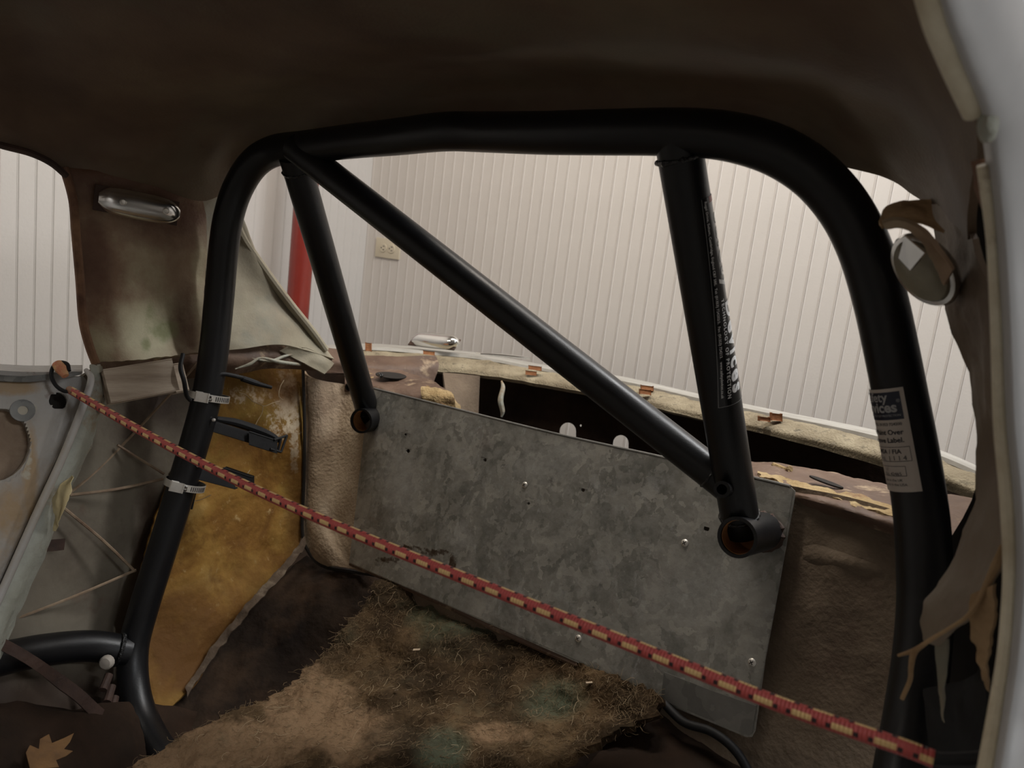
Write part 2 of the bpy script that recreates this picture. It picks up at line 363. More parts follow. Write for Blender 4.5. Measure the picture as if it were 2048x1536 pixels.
M['mat_pale'] = mat('bare_tan_backing', [(.3, (.22, .14, .082)), (.7, (.34, .23, .14))], scale=8, detail=8, rough=.9, bump=.6, bscale=150, layers=[((.11, .07, .04), 9, .56, .68), ((.05, .03, .02), 40, .68, .74)], bdetail=8)
M['fibre'] = flat('jute_fibre', (.17, .115, .06), .9)
M['fibre_pale'] = flat('pale_fibre', (.34, .26, .16), .85)
M['tan'] = mat('tan_foam_backing', [(.3, (.26, .15, .07)), (.7, (.48, .33, .18))], scale=20, rough=.8, bump=.4, bscale=120, layers=[((.25, .12, .05), 18, .6, .75)])
M['chrome'] = mat('tarnished_chrome', [(.3, (.68, .67, .65)), (.7, (.85, .84, .82))], scale=18, rough=.20, metal=1, rvar=.06)
M['paint_dirty'] = mat('grimy_tail_paint', [(.3, (.26, .245, .215)), (.7, (.44, .43, .40))], scale=9, rough=.5, layers=[((.14, .08, .05), 24, .64, .76)])
M['chrome_b'] = mat('bright_chrome', [(.3, (.70, .70, .69)), (.7, (.80, .80, .79))], scale=18, rough=.12, metal=1)
M['steel'] = mat('worm_clamp_steel', [(.3, (.60, .57, .52)), (.7, (.80, .77, .72))], scale=40, rough=.38, metal=.75, rvar=.1)
M['hole'] = flat('shadowed_hole', (.012, .009, .007), .9)
M['wood'] = mat('weathered_wood', [(.3, (.22, .165, .12)), (.47, (.42, .34, .26)), (.68, (.60, .52, .42))], scale=11, detail=9, rough=.8, bump=.5, bscale=60, stretch=(.35, .35, 3.2), layers=[((.07, .045, .03), 16, .66, .74, (.3, .3, 3))])
M['redpipe'] = mat('red_painted_pipe', [(.3, (.20, .022, .016)), (.7, (.25, .032, .022))], scale=9, rough=.25, spec=.6)
M['ivory'] = flat('ivory_plastic', (.62, .55, .42), .4)
M['slot'] = flat('outlet_slot', (.06, .05, .04), .7)
M['wire'] = mat('rusty_wire', [(.3, (.13, .075, .045)), (.7, (.36, .27, .18))], scale=30, rough=.6)
M['rust'] = mat('orange_rust', [(.3, (.20, .07, .025)), (.7, (.42, .18, .07))], scale=40, rough=.8, bump=.4, bscale=150)
M['rust_dark'] = mat('dark_rust', [(.3, (.025, .013, .009)), (.7, (.075, .038, .025))], scale=20, rough=.75, bump=.4, bscale=100)
M['leaf'] = mat('dry_leaf', [(.3, (.09, .042, .012)), (.7, (.18, .09, .026))], scale=30, rough=.7, bump=.3, bscale=120)
M['plastic'] = flat('black_plastic', (.010, .010, .011), .6, spec=.25)
M['lens'] = mat('cloudy_lamp_lens', [(.3, (.20, .18, .13)), (.7, (.33, .30, .22))], scale=14, rough=.25)
M['paper'] = mat('yellowed_paper', [(.3, (.58, .47, .24)), (.7, (.72, .62, .38))], scale=20, rough=.8)
M['label_white'] = mat('off_white_label', [(.3, (.52, .46, .41)), (.7, (.58, .52, .46))], scale=20, rough=.4)
M['label_navy'] = flat('label_navy', (.008, .012, .03), .35)
M['ink'] = flat('label_ink', (.03, .03, .04), .5)
M['ink_grey'] = flat('label_grey_print', (.40, .40, .40), .5)
M['print_white'] = flat('white_print', (.94, .95, .95), .35)
M['sticker_black'] = flat('sticker_black', (.008, .008, .009), .22)
M['lamp'] = None
m, nt, b = _mat('lamp_diffuser'); b.inputs['Emission Color'].default_value = (1, .95, .88, 1); b.inputs['Emission Strength'].default_value = 3; M['lamp'] = m
# braided cord: red sheath with yellow tracer blocks and black ticks, woven from its own length / round coordinates
m, nt, b = _mat('braided_bungee_sheath'); N = nt.nodes; L = nt.links
uvn = N.new('ShaderNodeUVMap'); uvn.uv_map = 'uv'; sp_ = N.new('ShaderNodeSeparateXYZ'); L.new(uvn.outputs[0], sp_.inputs[0])
def mth(op, a, b_=None, c=None):
    n = N.new('ShaderNodeMath'); n.operation = op
    for i, x in enumerate((a, b_, c)):
        if x is None: continue
        if isinstance(x, (int, float)): n.inputs[i].default_value = x
        else: L.new(x, n.inputs[i])
    return n.outputs[0]
PER = .0245
vt = mth('MULTIPLY', sp_.outputs[1], 4.0); tr = mth('FLOOR', vt); fv = mth('FRACT', vt)
u_ = mth('ADD', mth('DIVIDE', sp_.outputs[0], PER), mth('MULTIPLY', tr, .5)); fu = mth('FRACT', u_)
yl = mth('MULTIPLY', mth('LESS_THAN', fu, .5), mth('MULTIPLY', mth('GREATER_THAN', fv, .22), mth('LESS_THAN', fv, .72)))
d1 = mth('LESS_THAN', mth('ABSOLUTE', mth('SUBTRACT', fu, .58)), .06); d2 = mth('LESS_THAN', mth('ABSOLUTE', mth('SUBTRACT', fu, .92)), .06)
bk = mth('MULTIPLY', mth('ADD', d1, d2), mth('MULTIPLY', mth('GREATER_THAN', fv, .36), mth('LESS_THAN', fv, .74)))
mx1 = N.new('ShaderNodeMixRGB'); mx1.inputs[1].default_value = (.42, .062, .055, 1); mx1.inputs[2].default_value = (.66, .44, .19, 1); L.new(yl, mx1.inputs[0])
mx2 = N.new('ShaderNodeMixRGB'); L.new(mx1.outputs[0], mx2.inputs[1]); mx2.inputs[2].default_value = (.02, .008, .008, 1); L.new(bk, mx2.inputs[0])
L.new(mx2.outputs[0], b.inputs['Base Color']); b.inputs['Roughness'].default_value = .55
wv = mth('SINE', mth('MULTIPLY', sp_.outputs[0], 2 * PI / .0026)); bp = N.new('ShaderNodeBump'); bp.inputs['Strength'].default_value = .5; bp.inputs['Distance'].default_value = .0008
L.new(wv, bp.inputs['Height']); L.new(bp.outputs[0], b.inputs['Normal']); M['cord'] = m

# ================================================================== the room
def wall_struct(name, n, dist, u, u0, u1, z0=0, z1=CEIL, m=None, t=.1):
    c = n * (dist + t / 2) + u * ((u0 + u1) / 2); c.z = (z0 + z1) / 2
    d = box_data(c, u * ((u1 - u0) / 2), n * (t / 2), Vector((0, 0, (z1 - z0) / 2)))
    return mesh(name, d[0], d[1], m or M['wall'], smooth=0, kind='structure')
wr = wall_struct('wall_right', N1, D1 + .012, U1, -2.05, 4.0)
wl = wall_struct('wall_left', N2, D2 + .012, U2, -3.9, 2.25, m=M['wall_l'])
wall_struct('wall_near', -N1, 3.9, U1, -2.05, 4.0)
wall_struct('wall_far', -N2, 3.9, U2, -3.9, 2.25)
cc = (N1 * ((D1 - 3.9) / 2) + N2 * ((D2 - 3.9) / 2))
for nm, z, m_ in (('floor', -.05, M['concrete']), ('ceiling', CEIL + .05, M['white'])):
    c = cc.copy(); c.z = z; d = box_data(c, N1 * 3.2, N2 * 3.1, Vector((0, 0, .05))); mesh(nm, d[0], d[1], m_, smooth=0, kind='structure')
# beadboard: one narrow board = flat field, groove, bead, groove
PIT = .0406
def board_mesh(u, n, m, name):
    P = [(0, 0), (.0009, .0013), (.0021, .0016), (.0030, .0010), (.0037, -.0014), (.0044, .0010), (.0053, .0016), (.0065, .0013), (.0076, 0), (PIT, 0)]
    vs = []; fs = []
    for z in (0, CEIL):
        for a, h in P: vs.append(u * a - n * (h + .0) + Vector((0, 0, z)))
        vs.append(u * PIT + n * .012 + Vector((0, 0, z))); vs.append(n * .012 + Vector((0, 0, z)))
    k = len(P) + 2
    for i in range(k): fs.append((i, (i + 1) % k, k + (i + 1) % k, k + i))
    fs.append(tuple(range(k))[::-1]); fs.append(tuple(range(k, 2 * k)))
    me = bpy.data.meshes.new(name); me.from_pydata([tuple(v) for v in vs], [], fs); me.materials.append(m)
    bm = bmesh.new(); bm.from_mesh(me); bmesh.ops.recalc_face_normals(bm, faces=bm.faces[:]); bm.to_mesh(me); bm.free(); return me
def boards(wall, n, dist, u, a, b, m):
    me = board_mesh(u, n, m, 'board'); k = int((b - a) / PIT)
    for i in range(k):
        o = bpy.data.objects.new('board', me); C.objects.link(o); o.parent = wall
        o.location = n * dist + u * (a + i * PIT) - wall.location
corner_u1 = -D2; corner_u2 = D1       # the corner on each wall's own axis
boards(wr, N1, D1, U1, -D2, -D2 + PIT * 140, M['wall'])
boards(wl, N2, D2, U2, D1 - PIT * 68, D1 + .001, M['wall_l'])

# red stand pipe in front of the left wall
pp = V(604, 500, 2.33); base = Vector((pp.x, pp.y, 0))
t = thing('stand_pipe', base, 'red painted vertical steel pipe in front of the white panelled wall', 'pipe')
tube('pipe', [base + Vector((0, 0, 0.0)), base + Vector((0, 0, CEIL))], .0362, M['redpipe'], t, seg=32, sp=False)
d = lathe_data(base + Vector((0, 0, .012)), Vector((0, 0, 1)), [(.09, -.012), (.09, .01), (.05, .012), (.047, .03)], 24); mesh('flange', d[0], d[1], M['redpipe'], t)
# duplex outlet on the right wall
def wallpt(px, py, n, dist):
    d = V(px, py, 1) - CAM; return CAM + d * ((dist - CAM.dot(n)) / d.dot(n))
oc = wallpt(777, 497, N1, D1)
t = thing('wall_outlet', oc, 'ivory duplex outlet plate mounted sideways on the panelled wall', 'outlet')
Zv = Vector((0, 0, 1))
d = box_data(oc - N1 * .003, U1 * .058, N1 * .003, Zv * .036, .002); mesh('cover_plate', d[0], d[1], M['ivory'], t)
for s in (-1, 1):
    c = oc + U1 * (.0195 * s) - N1 * .0075
    d = lathe_data(c + N1 * .002, -N1, [(.0165, 0), (.0165, .002), (.0155, .003)], 20); f = mesh('socket_face', d[0], d[1], M['ivory'], t)
    q = MB()
    for zz in (-.0065, .0065): q.add(box_data(c + Zv * zz - N1 * .0012 + U1 * .003, U1 * .004, N1 * .0006, Zv * .0013))
    q.add(lathe_data(c - U1 * .008 - N1 * .0004, -N1, [(.0026, 0), (.0026, .0012)], 10)); q.build('slot', M['slot'], f)
# ceiling lamps (out of frame, they light the room)
for p, e, col in LAMPS:
    wh = ['rear glass of the car', 'left door of the car', 'right rear corner of the car', 'open right door of the car'][[l_[0] for l_ in LAMPS].index(p)]
    t = thing('ceiling_lamp', p + Zv * .03, 'long white ceiling lamp above the ' + wh, 'lamp', 'ceiling lamps')
    d = box_data(p + Zv * .045, Vector((.62, 0, 0)), Vector((0, .09, 0)), Zv * .022, .006); mesh('housing', d[0], d[1], M['white'], t)
    d = box_data(p + Zv * .018, Vector((.6, 0, 0)), Vector((0, .07, 0)), Zv * .006); mesh('diffuser', d[0], d[1], M['lamp'], t)

# ================================================================== the car body
car = thing('coupe_car', V(1024, 1500, 1.3) * 1.0, 'stripped rusty interior shell of an old pale coupe with torn brown headlining', 'car')
car.location.z = 0.0
Zv0 = Vector((0, 0, 1))
# --- headlining
cols = [  # bottom (rear) edge, lip, crease, mid, top
 [(-420, 190, .78), (-400, 140, .77), (-360, 40, .70), (-250, -150, .56), (0, -900, .33)],
 [(-200, 245, .86), (-200, 200, .85), (-170, 90, .79), (-110, -80, .66), (100, -800, .35)],
 [(0, 287, .95), (0, 245, .94), (10, 150, .88), (20, -30, .74), (200, -750, .37)],
 [(126, 338, 1.02), (115, 290, 1.0), (110, 200, .94), (120, 0, .76), (300, -700, .38)],
 [(290, 368, 1.09), (290, 325, 1.06), (300, 235, .99), (320, 0, .745), (430, -650, .38)],
 [(412, 402, 1.18), (405, 335, 1.13), (430, 225, 1.03), (480, 0, .71), (560, -620, .38)],
 [(500, 350, 1.21), (480, 290, 1.15), (500, 205, 1.01), (590, 0, .68), (660, -600, .38)],
 [(620, 312, 1.14), (600, 250, 1.10), (630, 180, .97), (700, 0, .66), (760, -600, .38)],
 [(900, 275, .945), (890, 212, .93), (890, 150, .87), (880, 0, .62), (900, -600, .37)],
 [(1150, 272, .86), (1150, 208, .845), (1150, 152, .80), (1120, 0, .585), (1050, -600, .36)],
 [(1400, 270, .79), (1400, 210, .775), (1400, 160, .73), (1350, 0, .55), (1200, -600, .35)],
 [(1600, 305, .745), (1610, 240, .73), (1620, 185, .68), (1550, 0, .51), (1350, -600, .34)],
 [(1690, 332, .73), (1700, 285, .71), (1710, 215, .65), (1650, 0, .48), (1450, -600, .33)],
 [(1780, 356, .71), (1780, 310, .68), (1800, 225, .60), (1740, 0, .45), (1560, -600, .32)],
 [(1850, 400, .68), (1860, 350, .62), (1870, 240, .53), (1810, 0, .42), (1660, -600, .31)],
 [(1935, 480, .55), (1945, 380, .50), (1945, 250, .44), (1872, 0, .38), (1760, -600, .30)],
]
rows = [[c[k] for c in cols] for k in range(5)]
sheet('headlining', rows, 120, 48, M['vinyl'], car, thick=.006, amp=.0035, ns=9)
# outer roof skin above it
rows2 = [[(c[k][0], c[k][1] - 30 * (1.0 if k < 3 else .5), c[k][2] * 1.06) for c in cols] for k in range(5)]
sheet('roof_skin', [[(x, y - 40, z * 1.02) for x, y, z in r] for r in rows2], 60, 24, M['paint'], car, thick=.004)
tops = [V(*c[4]) for c in cols]; ext = Vector((-.60, -.80, 0))
G_ = [tops, [p + ext * .35 + Zv0 * .01 for p in tops], [p + ext * .8 - Zv0 * .02 for p in tops], [p + ext * 1.1 - Zv0 * .09 for p in tops]]
d = sheet_data(grid_pts(G_, 40, 12), .01); mesh('unseen_headlining', d[0], d[1], M['vinyl'], car)  # unseen forward roof, added to keep steep lamp light out of the cabin
# --- left pillar trim
L_ = [(133, 345, 1.02), (146, 400, 1.03), (151, 470, 1.04), (158, 560, 1.05), (165, 640, 1.055), (176, 690, 1.06), (190, 724, 1.065)]
Mid = [(205, 352, 1.045), (215, 410, 1.06), (222, 480, 1.075), (228, 560, 1.085), (235, 640, 1.09), (243, 690, 1.09), (250, 722, 1.09)]
Mid2 = [(300, 368, 1.095), (310, 420, 1.12), (312, 480, 1.135), (314, 560, 1.145), (318, 640, 1.15), (322, 690, 1.145), (325, 714, 1.14)]
R_ = [(404, 398, 1.175), (412, 430, 1.19), (412, 500, 1.20), (410, 570, 1.21), (408, 640, 1.21), (405, 690, 1.21), (404, 704, 1.205)]
for q_ in (L_, Mid, Mid2, R_): q_.insert(0, (q_[0][0] - 2, q_[0][1] - 22, q_[0][2] + .004))
sheet('pillar_trim', [L_, Mid, Mid2, R_], 60, 56, M['trim'], car, thick=.006, amp=.003, ns=14, rag=.002,
      wear={'pale': [(300, 660, 60, 70), (200, 700, 30, 50, .6), (290, 560, 50, 60, .5), (400, 600, 14, 120, .5)], 'trim_shade': [(230, 340, 140, 70), (330, 420, 110, 70, .9), (190, 520, 40, 110, .8), (370, 640, 26, 60, .6)], 'mould': [(328, 660, 26, 22, .85), (292, 690, 10, 14, .8), (300, 640, 12, 30, .45)]})  # painted light: trim darkened over its top, paled towards the bottom
tube('pillar_trim_edge', Vs([(128, 334, 1.01), (146, 400, 1.025), (152, 470, 1.035), (160, 560, 1.045), (166, 640, 1.05), (178, 690, 1.055), (192, 728, 1.06)]), .006, M['edge_rust'], car, seg=10)
tube('window_seal', Vs([(-60, 268, .92), (0, 290, .95), (60, 306, .97), (102, 326, .99), (133, 352, 1.01)]), .0045, M['rust_dark'], car, seg=8)
# --- rear quarter trim, between the hoop and the rear window edge
A_ = [(404, 395, 1.20), (412, 440, 1.215), (413, 500, 1.225), (411, 570, 1.235), (408, 640, 1.235), (404, 704, 1.23)]
B_ = [(440, 360, 1.215), (445, 420, 1.235), (455, 490, 1.26), (470, 570, 1.28), (480, 640, 1.29), (480, 698, 1.285)]
C_ = [(470, 340, 1.225), (476, 405, 1.245), (505, 505, 1.29), (535, 590, 1.34), (560, 640, 1.355), (570, 690, 1.36)]
D_ = [(492, 330, 1.23), (480, 466, 1.27), (530, 543, 1.33), (580, 611, 1.38), (625, 668, 1.43), (668, 718, 1.47)]
sheet('quarter_trim', [A_, B_, C_, D_], 44, 44, M['trim2'], car, thick=.006, amp=.003, ns=12)
tube('rear_window_piping', Vs([(470, 420, 1.24), (480, 466, 1.265), (530, 541, 1.325), (580, 608, 1.375), (625, 664, 1.42), (650, 700, 1.45)]), .008, M['trim2'], car, seg=10)
sheet('trim_flap', [[(585, 690, 1.38), (625, 700, 1.42), (668, 727, 1.46)], [(560, 702, 1.37), (600, 722, 1.40), (650, 748, 1.44)]], 12, 6, M['trim2'], car, thick=.005, amp=.004, ns=30)
# --- waist rail below the trims (rusty brown, flaking)
sheet('waist_rail', [[(185, 705, 1.10), (300, 700, 1.18), (440, 690, 1.27), (560, 685, 1.39), (690, 700, 1.54)],
                     [(195, 740, 1.09), (300, 735, 1.17), (440, 722, 1.25), (560, 715, 1.37), (690, 722, 1.50)],
                     [(200, 770, 1.12), (300, 765, 1.20), (440, 752, 1.27), (560, 738, 1.385), (690, 746, 1.50)]], 50, 12, M['brown'], car, thick=.006, amp=.005, ns=22)
tube('sealant_strip', Vs([(470, 738, 1.25), (500, 728, 1.285), (522, 716, 1.31), (560, 724, 1.355), (600, 729, 1.41)]), [.001, .003, .002, .0035, .003], M['flake'], car, seg=8)
tube('sealant_strip', Vs([(500, 716, 1.31), (540, 722, 1.34), (570, 712, 1.37), (598, 706, 1.41)]), [.001, .003, .0025, .001], M['flake'], car, seg=8)
# --- left inner quarter skin
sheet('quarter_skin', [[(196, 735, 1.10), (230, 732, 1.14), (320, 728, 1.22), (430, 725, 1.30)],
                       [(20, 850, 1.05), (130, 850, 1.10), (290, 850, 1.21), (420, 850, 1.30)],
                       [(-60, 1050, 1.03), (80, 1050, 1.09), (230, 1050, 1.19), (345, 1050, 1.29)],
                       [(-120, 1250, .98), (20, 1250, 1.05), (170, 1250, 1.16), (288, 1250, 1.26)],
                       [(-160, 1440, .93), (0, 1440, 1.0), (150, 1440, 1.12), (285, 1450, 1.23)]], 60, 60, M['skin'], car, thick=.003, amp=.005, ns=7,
      wear={'grime_shade': [(120, 1420, 260, 90, 1), (300, 1100, 30, 200, .9), (270, 840, 40, 60, .7), (150, 1090, 60, 60, .35), (330, 800, 60, 60, .8)]})  # low dark band paints in the shade there, along with grime
# stamped cross ribs of the skin
for a in ([(452, 660, 1.20), (330, 800, 1.215), (200, 935, 1.155), (110, 1010, 1.10)], [(328, 948, 1.215), (280, 918, 1.19), (235, 890, 1.165)], [(326, 958, 1.215), (235, 978, 1.16), (140, 990, 1.115)],
          [(128, 1016, 1.10), (205, 1080, 1.14), (270, 1143, 1.185)], [(272, 1140, 1.185), (150, 1192, 1.12), (10, 1246, 1.05)], [(250, 820, 1.19), (300, 770, 1.2), (330, 740, 1.22)]):
    tube('brace_wire', Vs(a), .0022, M['wire'], car, seg=6)
sheet('rust_strip', [[(112, 980, 1.07), (84, 1040, 1.06), (60, 1096, 1.05)], [(124, 986, 1.075), (96, 1046, 1.065), (76, 1096, 1.055)]], 8, 2, M['rust_dark'], car, thick=.002)
sheet('rust_strip', [[(58, 1082, 1.05), (95, 1080, 1.065), (131, 1078, 1.08)], [(64, 1104, 1.05), (95, 1103, 1.065), (128, 1100, 1.08)]], 8, 3, M['rust_dark'], car, thick=.002, amp=.002, ns=60)
# --- door pillar edge: flaking pale paint
sheet('door_pillar_edge', [[(182, 730, 1.03), (178, 775, 1.02), (150, 850, 1.01), (100, 965, .985), (35, 1110, .955), (-60, 1320, .90)],
                           [(200, 730, 1.04), (202, 780, 1.03), (170, 870, 1.02), (120, 985, .995), (55, 1135, .965), (-20, 1320, .92)],
                           [(205, 735, 1.06), (206, 800, 1.05), (178, 900, 1.045), (140, 985, 1.03), (70, 1150, .99), (0, 1320, .95)]], 50, 12, M['flake'], car, thick=.004, amp=.004, ns=26, rag=.006)
# lower sill
sheet('sill', [[(-150, 1415, .90), (0, 1412, .955), (150, 1405, 1.04), (280, 1405, 1.14), (420, 1430, 1.22)], [(-150, 1470, .85), (0, 1450, .91), (150, 1440, .99), (285, 1455, 1.10), (410, 1480, 1.19)], [(-150, 1640, .80), (0, 1620, .86), (150, 1600, .93), (300, 1600, 1.02), (420, 1620, 1.09)]], 30, 20, M['floor_dark'], car, thick=.01, amp=.01, ns=12)
# --- amber resin panel behind the hoop leg
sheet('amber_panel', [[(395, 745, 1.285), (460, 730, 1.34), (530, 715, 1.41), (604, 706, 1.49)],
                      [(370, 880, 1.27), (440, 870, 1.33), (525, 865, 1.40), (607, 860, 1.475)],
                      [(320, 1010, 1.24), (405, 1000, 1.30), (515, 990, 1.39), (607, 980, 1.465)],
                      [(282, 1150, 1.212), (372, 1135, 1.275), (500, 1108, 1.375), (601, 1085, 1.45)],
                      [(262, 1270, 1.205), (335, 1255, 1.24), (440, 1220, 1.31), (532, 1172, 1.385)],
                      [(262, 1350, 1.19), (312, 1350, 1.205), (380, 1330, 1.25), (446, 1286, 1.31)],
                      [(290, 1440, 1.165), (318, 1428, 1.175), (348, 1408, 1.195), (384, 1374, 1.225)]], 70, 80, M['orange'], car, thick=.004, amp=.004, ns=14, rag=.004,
      wear={'chalk': [(575, 790, 26, 60, .75), (590, 850, 12, 120, .6), (560, 850, 40, 40, .5), (500, 790, 60, 24, .5)], 'dark': [(560, 770, 90, 60, .8), (590, 1000, 20, 160, .6), (390, 1300, 130, 110, 1), (480, 1200, 70, 90, .5)]})  # the lowest dark spots put the shade there into the panel colour
tube('panel_joint', Vs([(606, 735, 1.468), (609, 850, 1.468), (608, 960, 1.46), (605, 1065, 1.45), (622, 1112, 1.44), (652, 1134, 1.42), (700, 1142, 1.40), (750, 1150, 1.37)]), .0035, M['hole'], car, seg=6)
sheet('joint_filler', [[(608, 1075, 1.44), (560, 1135, 1.385), (500, 1200, 1.33), (430, 1285, 1.28), (370, 1375, 1.215)], [(613, 1090, 1.435), (569, 1148, 1.378), (508, 1214, 1.323), (437, 1299, 1.273), (375, 1390, 1.207)]], 60, 5, M['filler'], car, thick=.003, amp=.006, ns=30, rag=.004)
# --- rear bulkhead
BP = Plane((735, 800, 1.47), (1590, 975, .925), (1505, 1475, .885))
def bp(px, py, off=0): return proj(BP.at(px, py, off))
def bz(px, py, off=0): return (px, py, bp(px, py, off)[2])
sheet('bulkhead_corner', [[(608, 742, 1.49), (606, 850, 1.488), (606, 960, 1.48), (606, 1060, 1.465), (625, 1115, 1.44), (650, 1136, 1.42)],
                          [(618, 752, 1.475), (620, 850, 1.47), (620, 960, 1.46), (622, 1050, 1.44), (640, 1100, 1.42), (665, 1132, 1.40)],
                          [(640, 760, 1.475), (640, 850, 1.47), (636, 960, 1.455), (640, 1040, 1.435), (660, 1095, 1.41), (690, 1135, 1.39)],
                          [(665, 765, 1.495), (664, 850, 1.485), (662, 960, 1.465), (662, 1040, 1.44), (680, 1095, 1.41), (715, 1140, 1.38)],
                          [bz(700, 770, .01), bz(692, 850, .006), bz(690, 960), bz(686, 1040), bz(700, 1095), bz(740, 1146)],
                          [bz(790, 785), bz(780, 860), bz(775, 960), bz(770, 1040), bz(780, 1095), bz(800, 1150)]], 50, 60, M['felt_beige'], car, thick=.005, amp=.004, ns=16)
sheet('bulkhead', [[bz(780, 790), bz(1100, 868), bz(1400, 935), bz(1600, 975, .004), bz(1700, 995, -.002), bz(1860, 1040, .0)],
                   [bz(770, 950), bz(1050, 1030), bz(1350, 1090), bz(1590, 1130, -.004), bz(1690, 1150, .002), bz(1850, 1190, -.01)],
                   [bz(770, 1060), bz(1000, 1150), bz(1300, 1230), bz(1560, 1290, -.004), bz(1670, 1310, -.002), bz(1830, 1350, -.01)],
                   [bz(790, 1160), bz(1000, 1250), bz(1280, 1370), bz(1530, 1480), bz(1650, 1530), bz(1820, 1590)],
                   [bz(790, 1260), bz(1000, 1350), bz(1260, 1480), bz(1500, 1600), bz(1640, 1660), bz(1820, 1740)]], 90, 70, M['bulk'], car, thick=.005, amp=.004, ns=14)
# raised pressing on the right of the bulkhead
sheet('bulkhead_pressing', [[bz(1600, 1070, -.006), bz(1690, 1088, -.004), bz(1780, 1108, -.008)], [bz(1606, 1108, -.001), bz(1690, 1123, .008), bz(1770, 1144, -.003)], [bz(1600, 1145, -.008), bz(1688, 1162, -.005), bz(1768, 1182, -.010)]], 20, 10, M['bulk'], car, thick=.01)
# lower ledge below the galvanised sheet
tube('bulkhead_flange', [BP.at(x, y, .006) for x, y in ((700, 1128), (860, 1196), (1000, 1262), (1160, 1330), (1320, 1400))], [.003, .005, .004, .006, .004], M['brown'], car, seg=8)
# --- shelf stubs behind the bulkhead top
def slab(name, front, rear, m, thick, nu=30, nv=14, amp=.003, **k):
    return sheet(name, [rear, [((a[0] + b[0]) / 2, (a[1] + b[1]) / 2, 2 / (1 / a[2] + 1 / b[2])) for a, b in zip(front, rear)], front], nu, nv, m, car, thick=thick, amp=amp, ns=25, **k)
sheet('parcel_shelf', [[(690, 728, 1.66), (740, 736, 1.64), (800, 742, 1.60), (850, 755, 1.53), (890, 776, 1.45)],
                       [(690, 748, 1.56), (740, 754, 1.55), (800, 762, 1.51), (850, 774, 1.46), (896, 792, 1.41)],
                       [(690, 764, 1.50), (735, 770, 1.485), (790, 786, 1.455), (850, 800, 1.42), (908, 812, 1.385)],
                       [(690, 790, 1.51), (735, 796, 1.50), (790, 816, 1.46), (850, 830, 1.42), (908, 842, 1.385)]], 50, 24, M['brown'], car, thick=.012, amp=.004, ns=26)
d = lathe_data(V(782, 751, 1.53), (Zv - FW * .12), [(.032, -.001), (.032, .001), (.001, .0012)], 28, sy=.7, xdir=CX); mesh('speaker_cut', d[0], d[1], [M['hole']], car)
sheet('foam_edge', [[(690, 742, 1.60), (770, 750, 1.56), (850, 770, 1.475), (905, 795, 1.40)], [(690, 752, 1.57), (770, 760, 1.53), (850, 780, 1.455), (908, 801, 1.385)]], 30, 4, M['foam'], car, thick=.004, amp=.004, ns=40, rag=.006)
sheet('foam_pad', [[(842, 772, 1.42), (872, 776, 1.415), (903, 783, 1.40)], [(842, 788, 1.40), (874, 792, 1.39), (909, 797, 1.38)], [(850, 815, 1.40), (880, 822, 1.385), (912, 830, 1.375)]], 16, 12, M['foam'], car, thick=.03, amp=.003, ns=60)
sheet('parcel_shelf', [[(1500, 925, 1.16), (1540, 925, 1.15), (1610, 935, 1.11), (1700, 955, 1.05), (1800, 975, .99), (1960, 1000, .90)],
                       [(1490, 945, 1.05), (1530, 938, 1.05), (1610, 955, 1.02), (1700, 975, .97), (1800, 1000, .92), (1960, 1035, .84)],
                       [(1490, 972, .985), (1530, 970, .965), (1610, 988, .915), (1700, 1013, .870), (1800, 1044, .828), (1950, 1090, .775)],
                       [(1490, 1010, .985), (1530, 1008, .965), (1610, 1016, .918), (1700, 1042, .872), (1800, 1074, .83), (1950, 1120, .775)]], 60, 30, M['brown'], car, thick=.01, amp=.004, ns=24)
sheet('foam_edge', [[(1520, 943, 1.02), (1600, 963, .965), (1700, 986, .915), (1800, 1015, .865)], [(1522, 954, .985), (1600, 978, .93), (1700, 1004, .878), (1800, 1036, .832)]], 50, 5, M['foam'], car, thick=.004, amp=.005, ns=40, rag=.008)
d = lathe_data(V(1652, 964, .965), Zv, [(.026, -.001), (.026, .001), (.001, .0012)], 24, sy=.28, xdir=(V(1690, 971, .94) - V(1615, 958, .99))); mesh('slot_cut', d[0], d[1], [M['hole']], car)
tube('foam_crumb', Vs([(1546, 928, 1.08), (1556, 936, 1.07), (1572, 940, 1.06), (1580, 938, 1.05)]), [.003, .006, .004, .005], M['foam'], car, seg=7)
# --- rail below the rear window
rt = [(640, 700, 1.86), (740, 697, 1.88), (860, 706, 1.90), (960, 716, 1.88), (1080, 738, 1.80), (1240, 762, 1.66), (1400, 798, 1.50), (1560, 832, 1.35), (1750, 872, 1.20), (1880, 912, 1.10), (1990, 960, 1.02)]
rb = [(640, 745, 1.80), (740, 745, 1.82), (860, 742, 1.83), (960, 750, 1.80), (1080, 768, 1.72), (1240, 800, 1.58), (1400, 838, 1.43), (1560, 876, 1.29), (1750, 930, 1.15), (1880, 975, 1.05), (1990, 1020, .98)]
mid = [((a[0] + b[0]) / 2, (a[1] + b[1]) / 2 + 4, (a[2] + b[2]) / 2 - .025) for a, b in zip(rt, rb)]
sheet('window_rail', [rt, mid, rb], 110, 14, M['rail'], car, thick=.012, amp=.004, ns=26)
# rounded brown rail end by the left quarter
sheet('window_rail_end', [[(640, 712, 1.70), (740, 712, 1.74), (820, 712, 1.76), (872, 712, 1.78)], [(640, 728, 1.66), (740, 730, 1.70), (820, 734, 1.73), (878, 732, 1.76)], [(640, 746, 1.66), (740, 748, 1.69), (820, 758, 1.72), (868, 764, 1.75)]], 30, 16, M['brown'], car, thick=.02, amp=.004, ns=20)
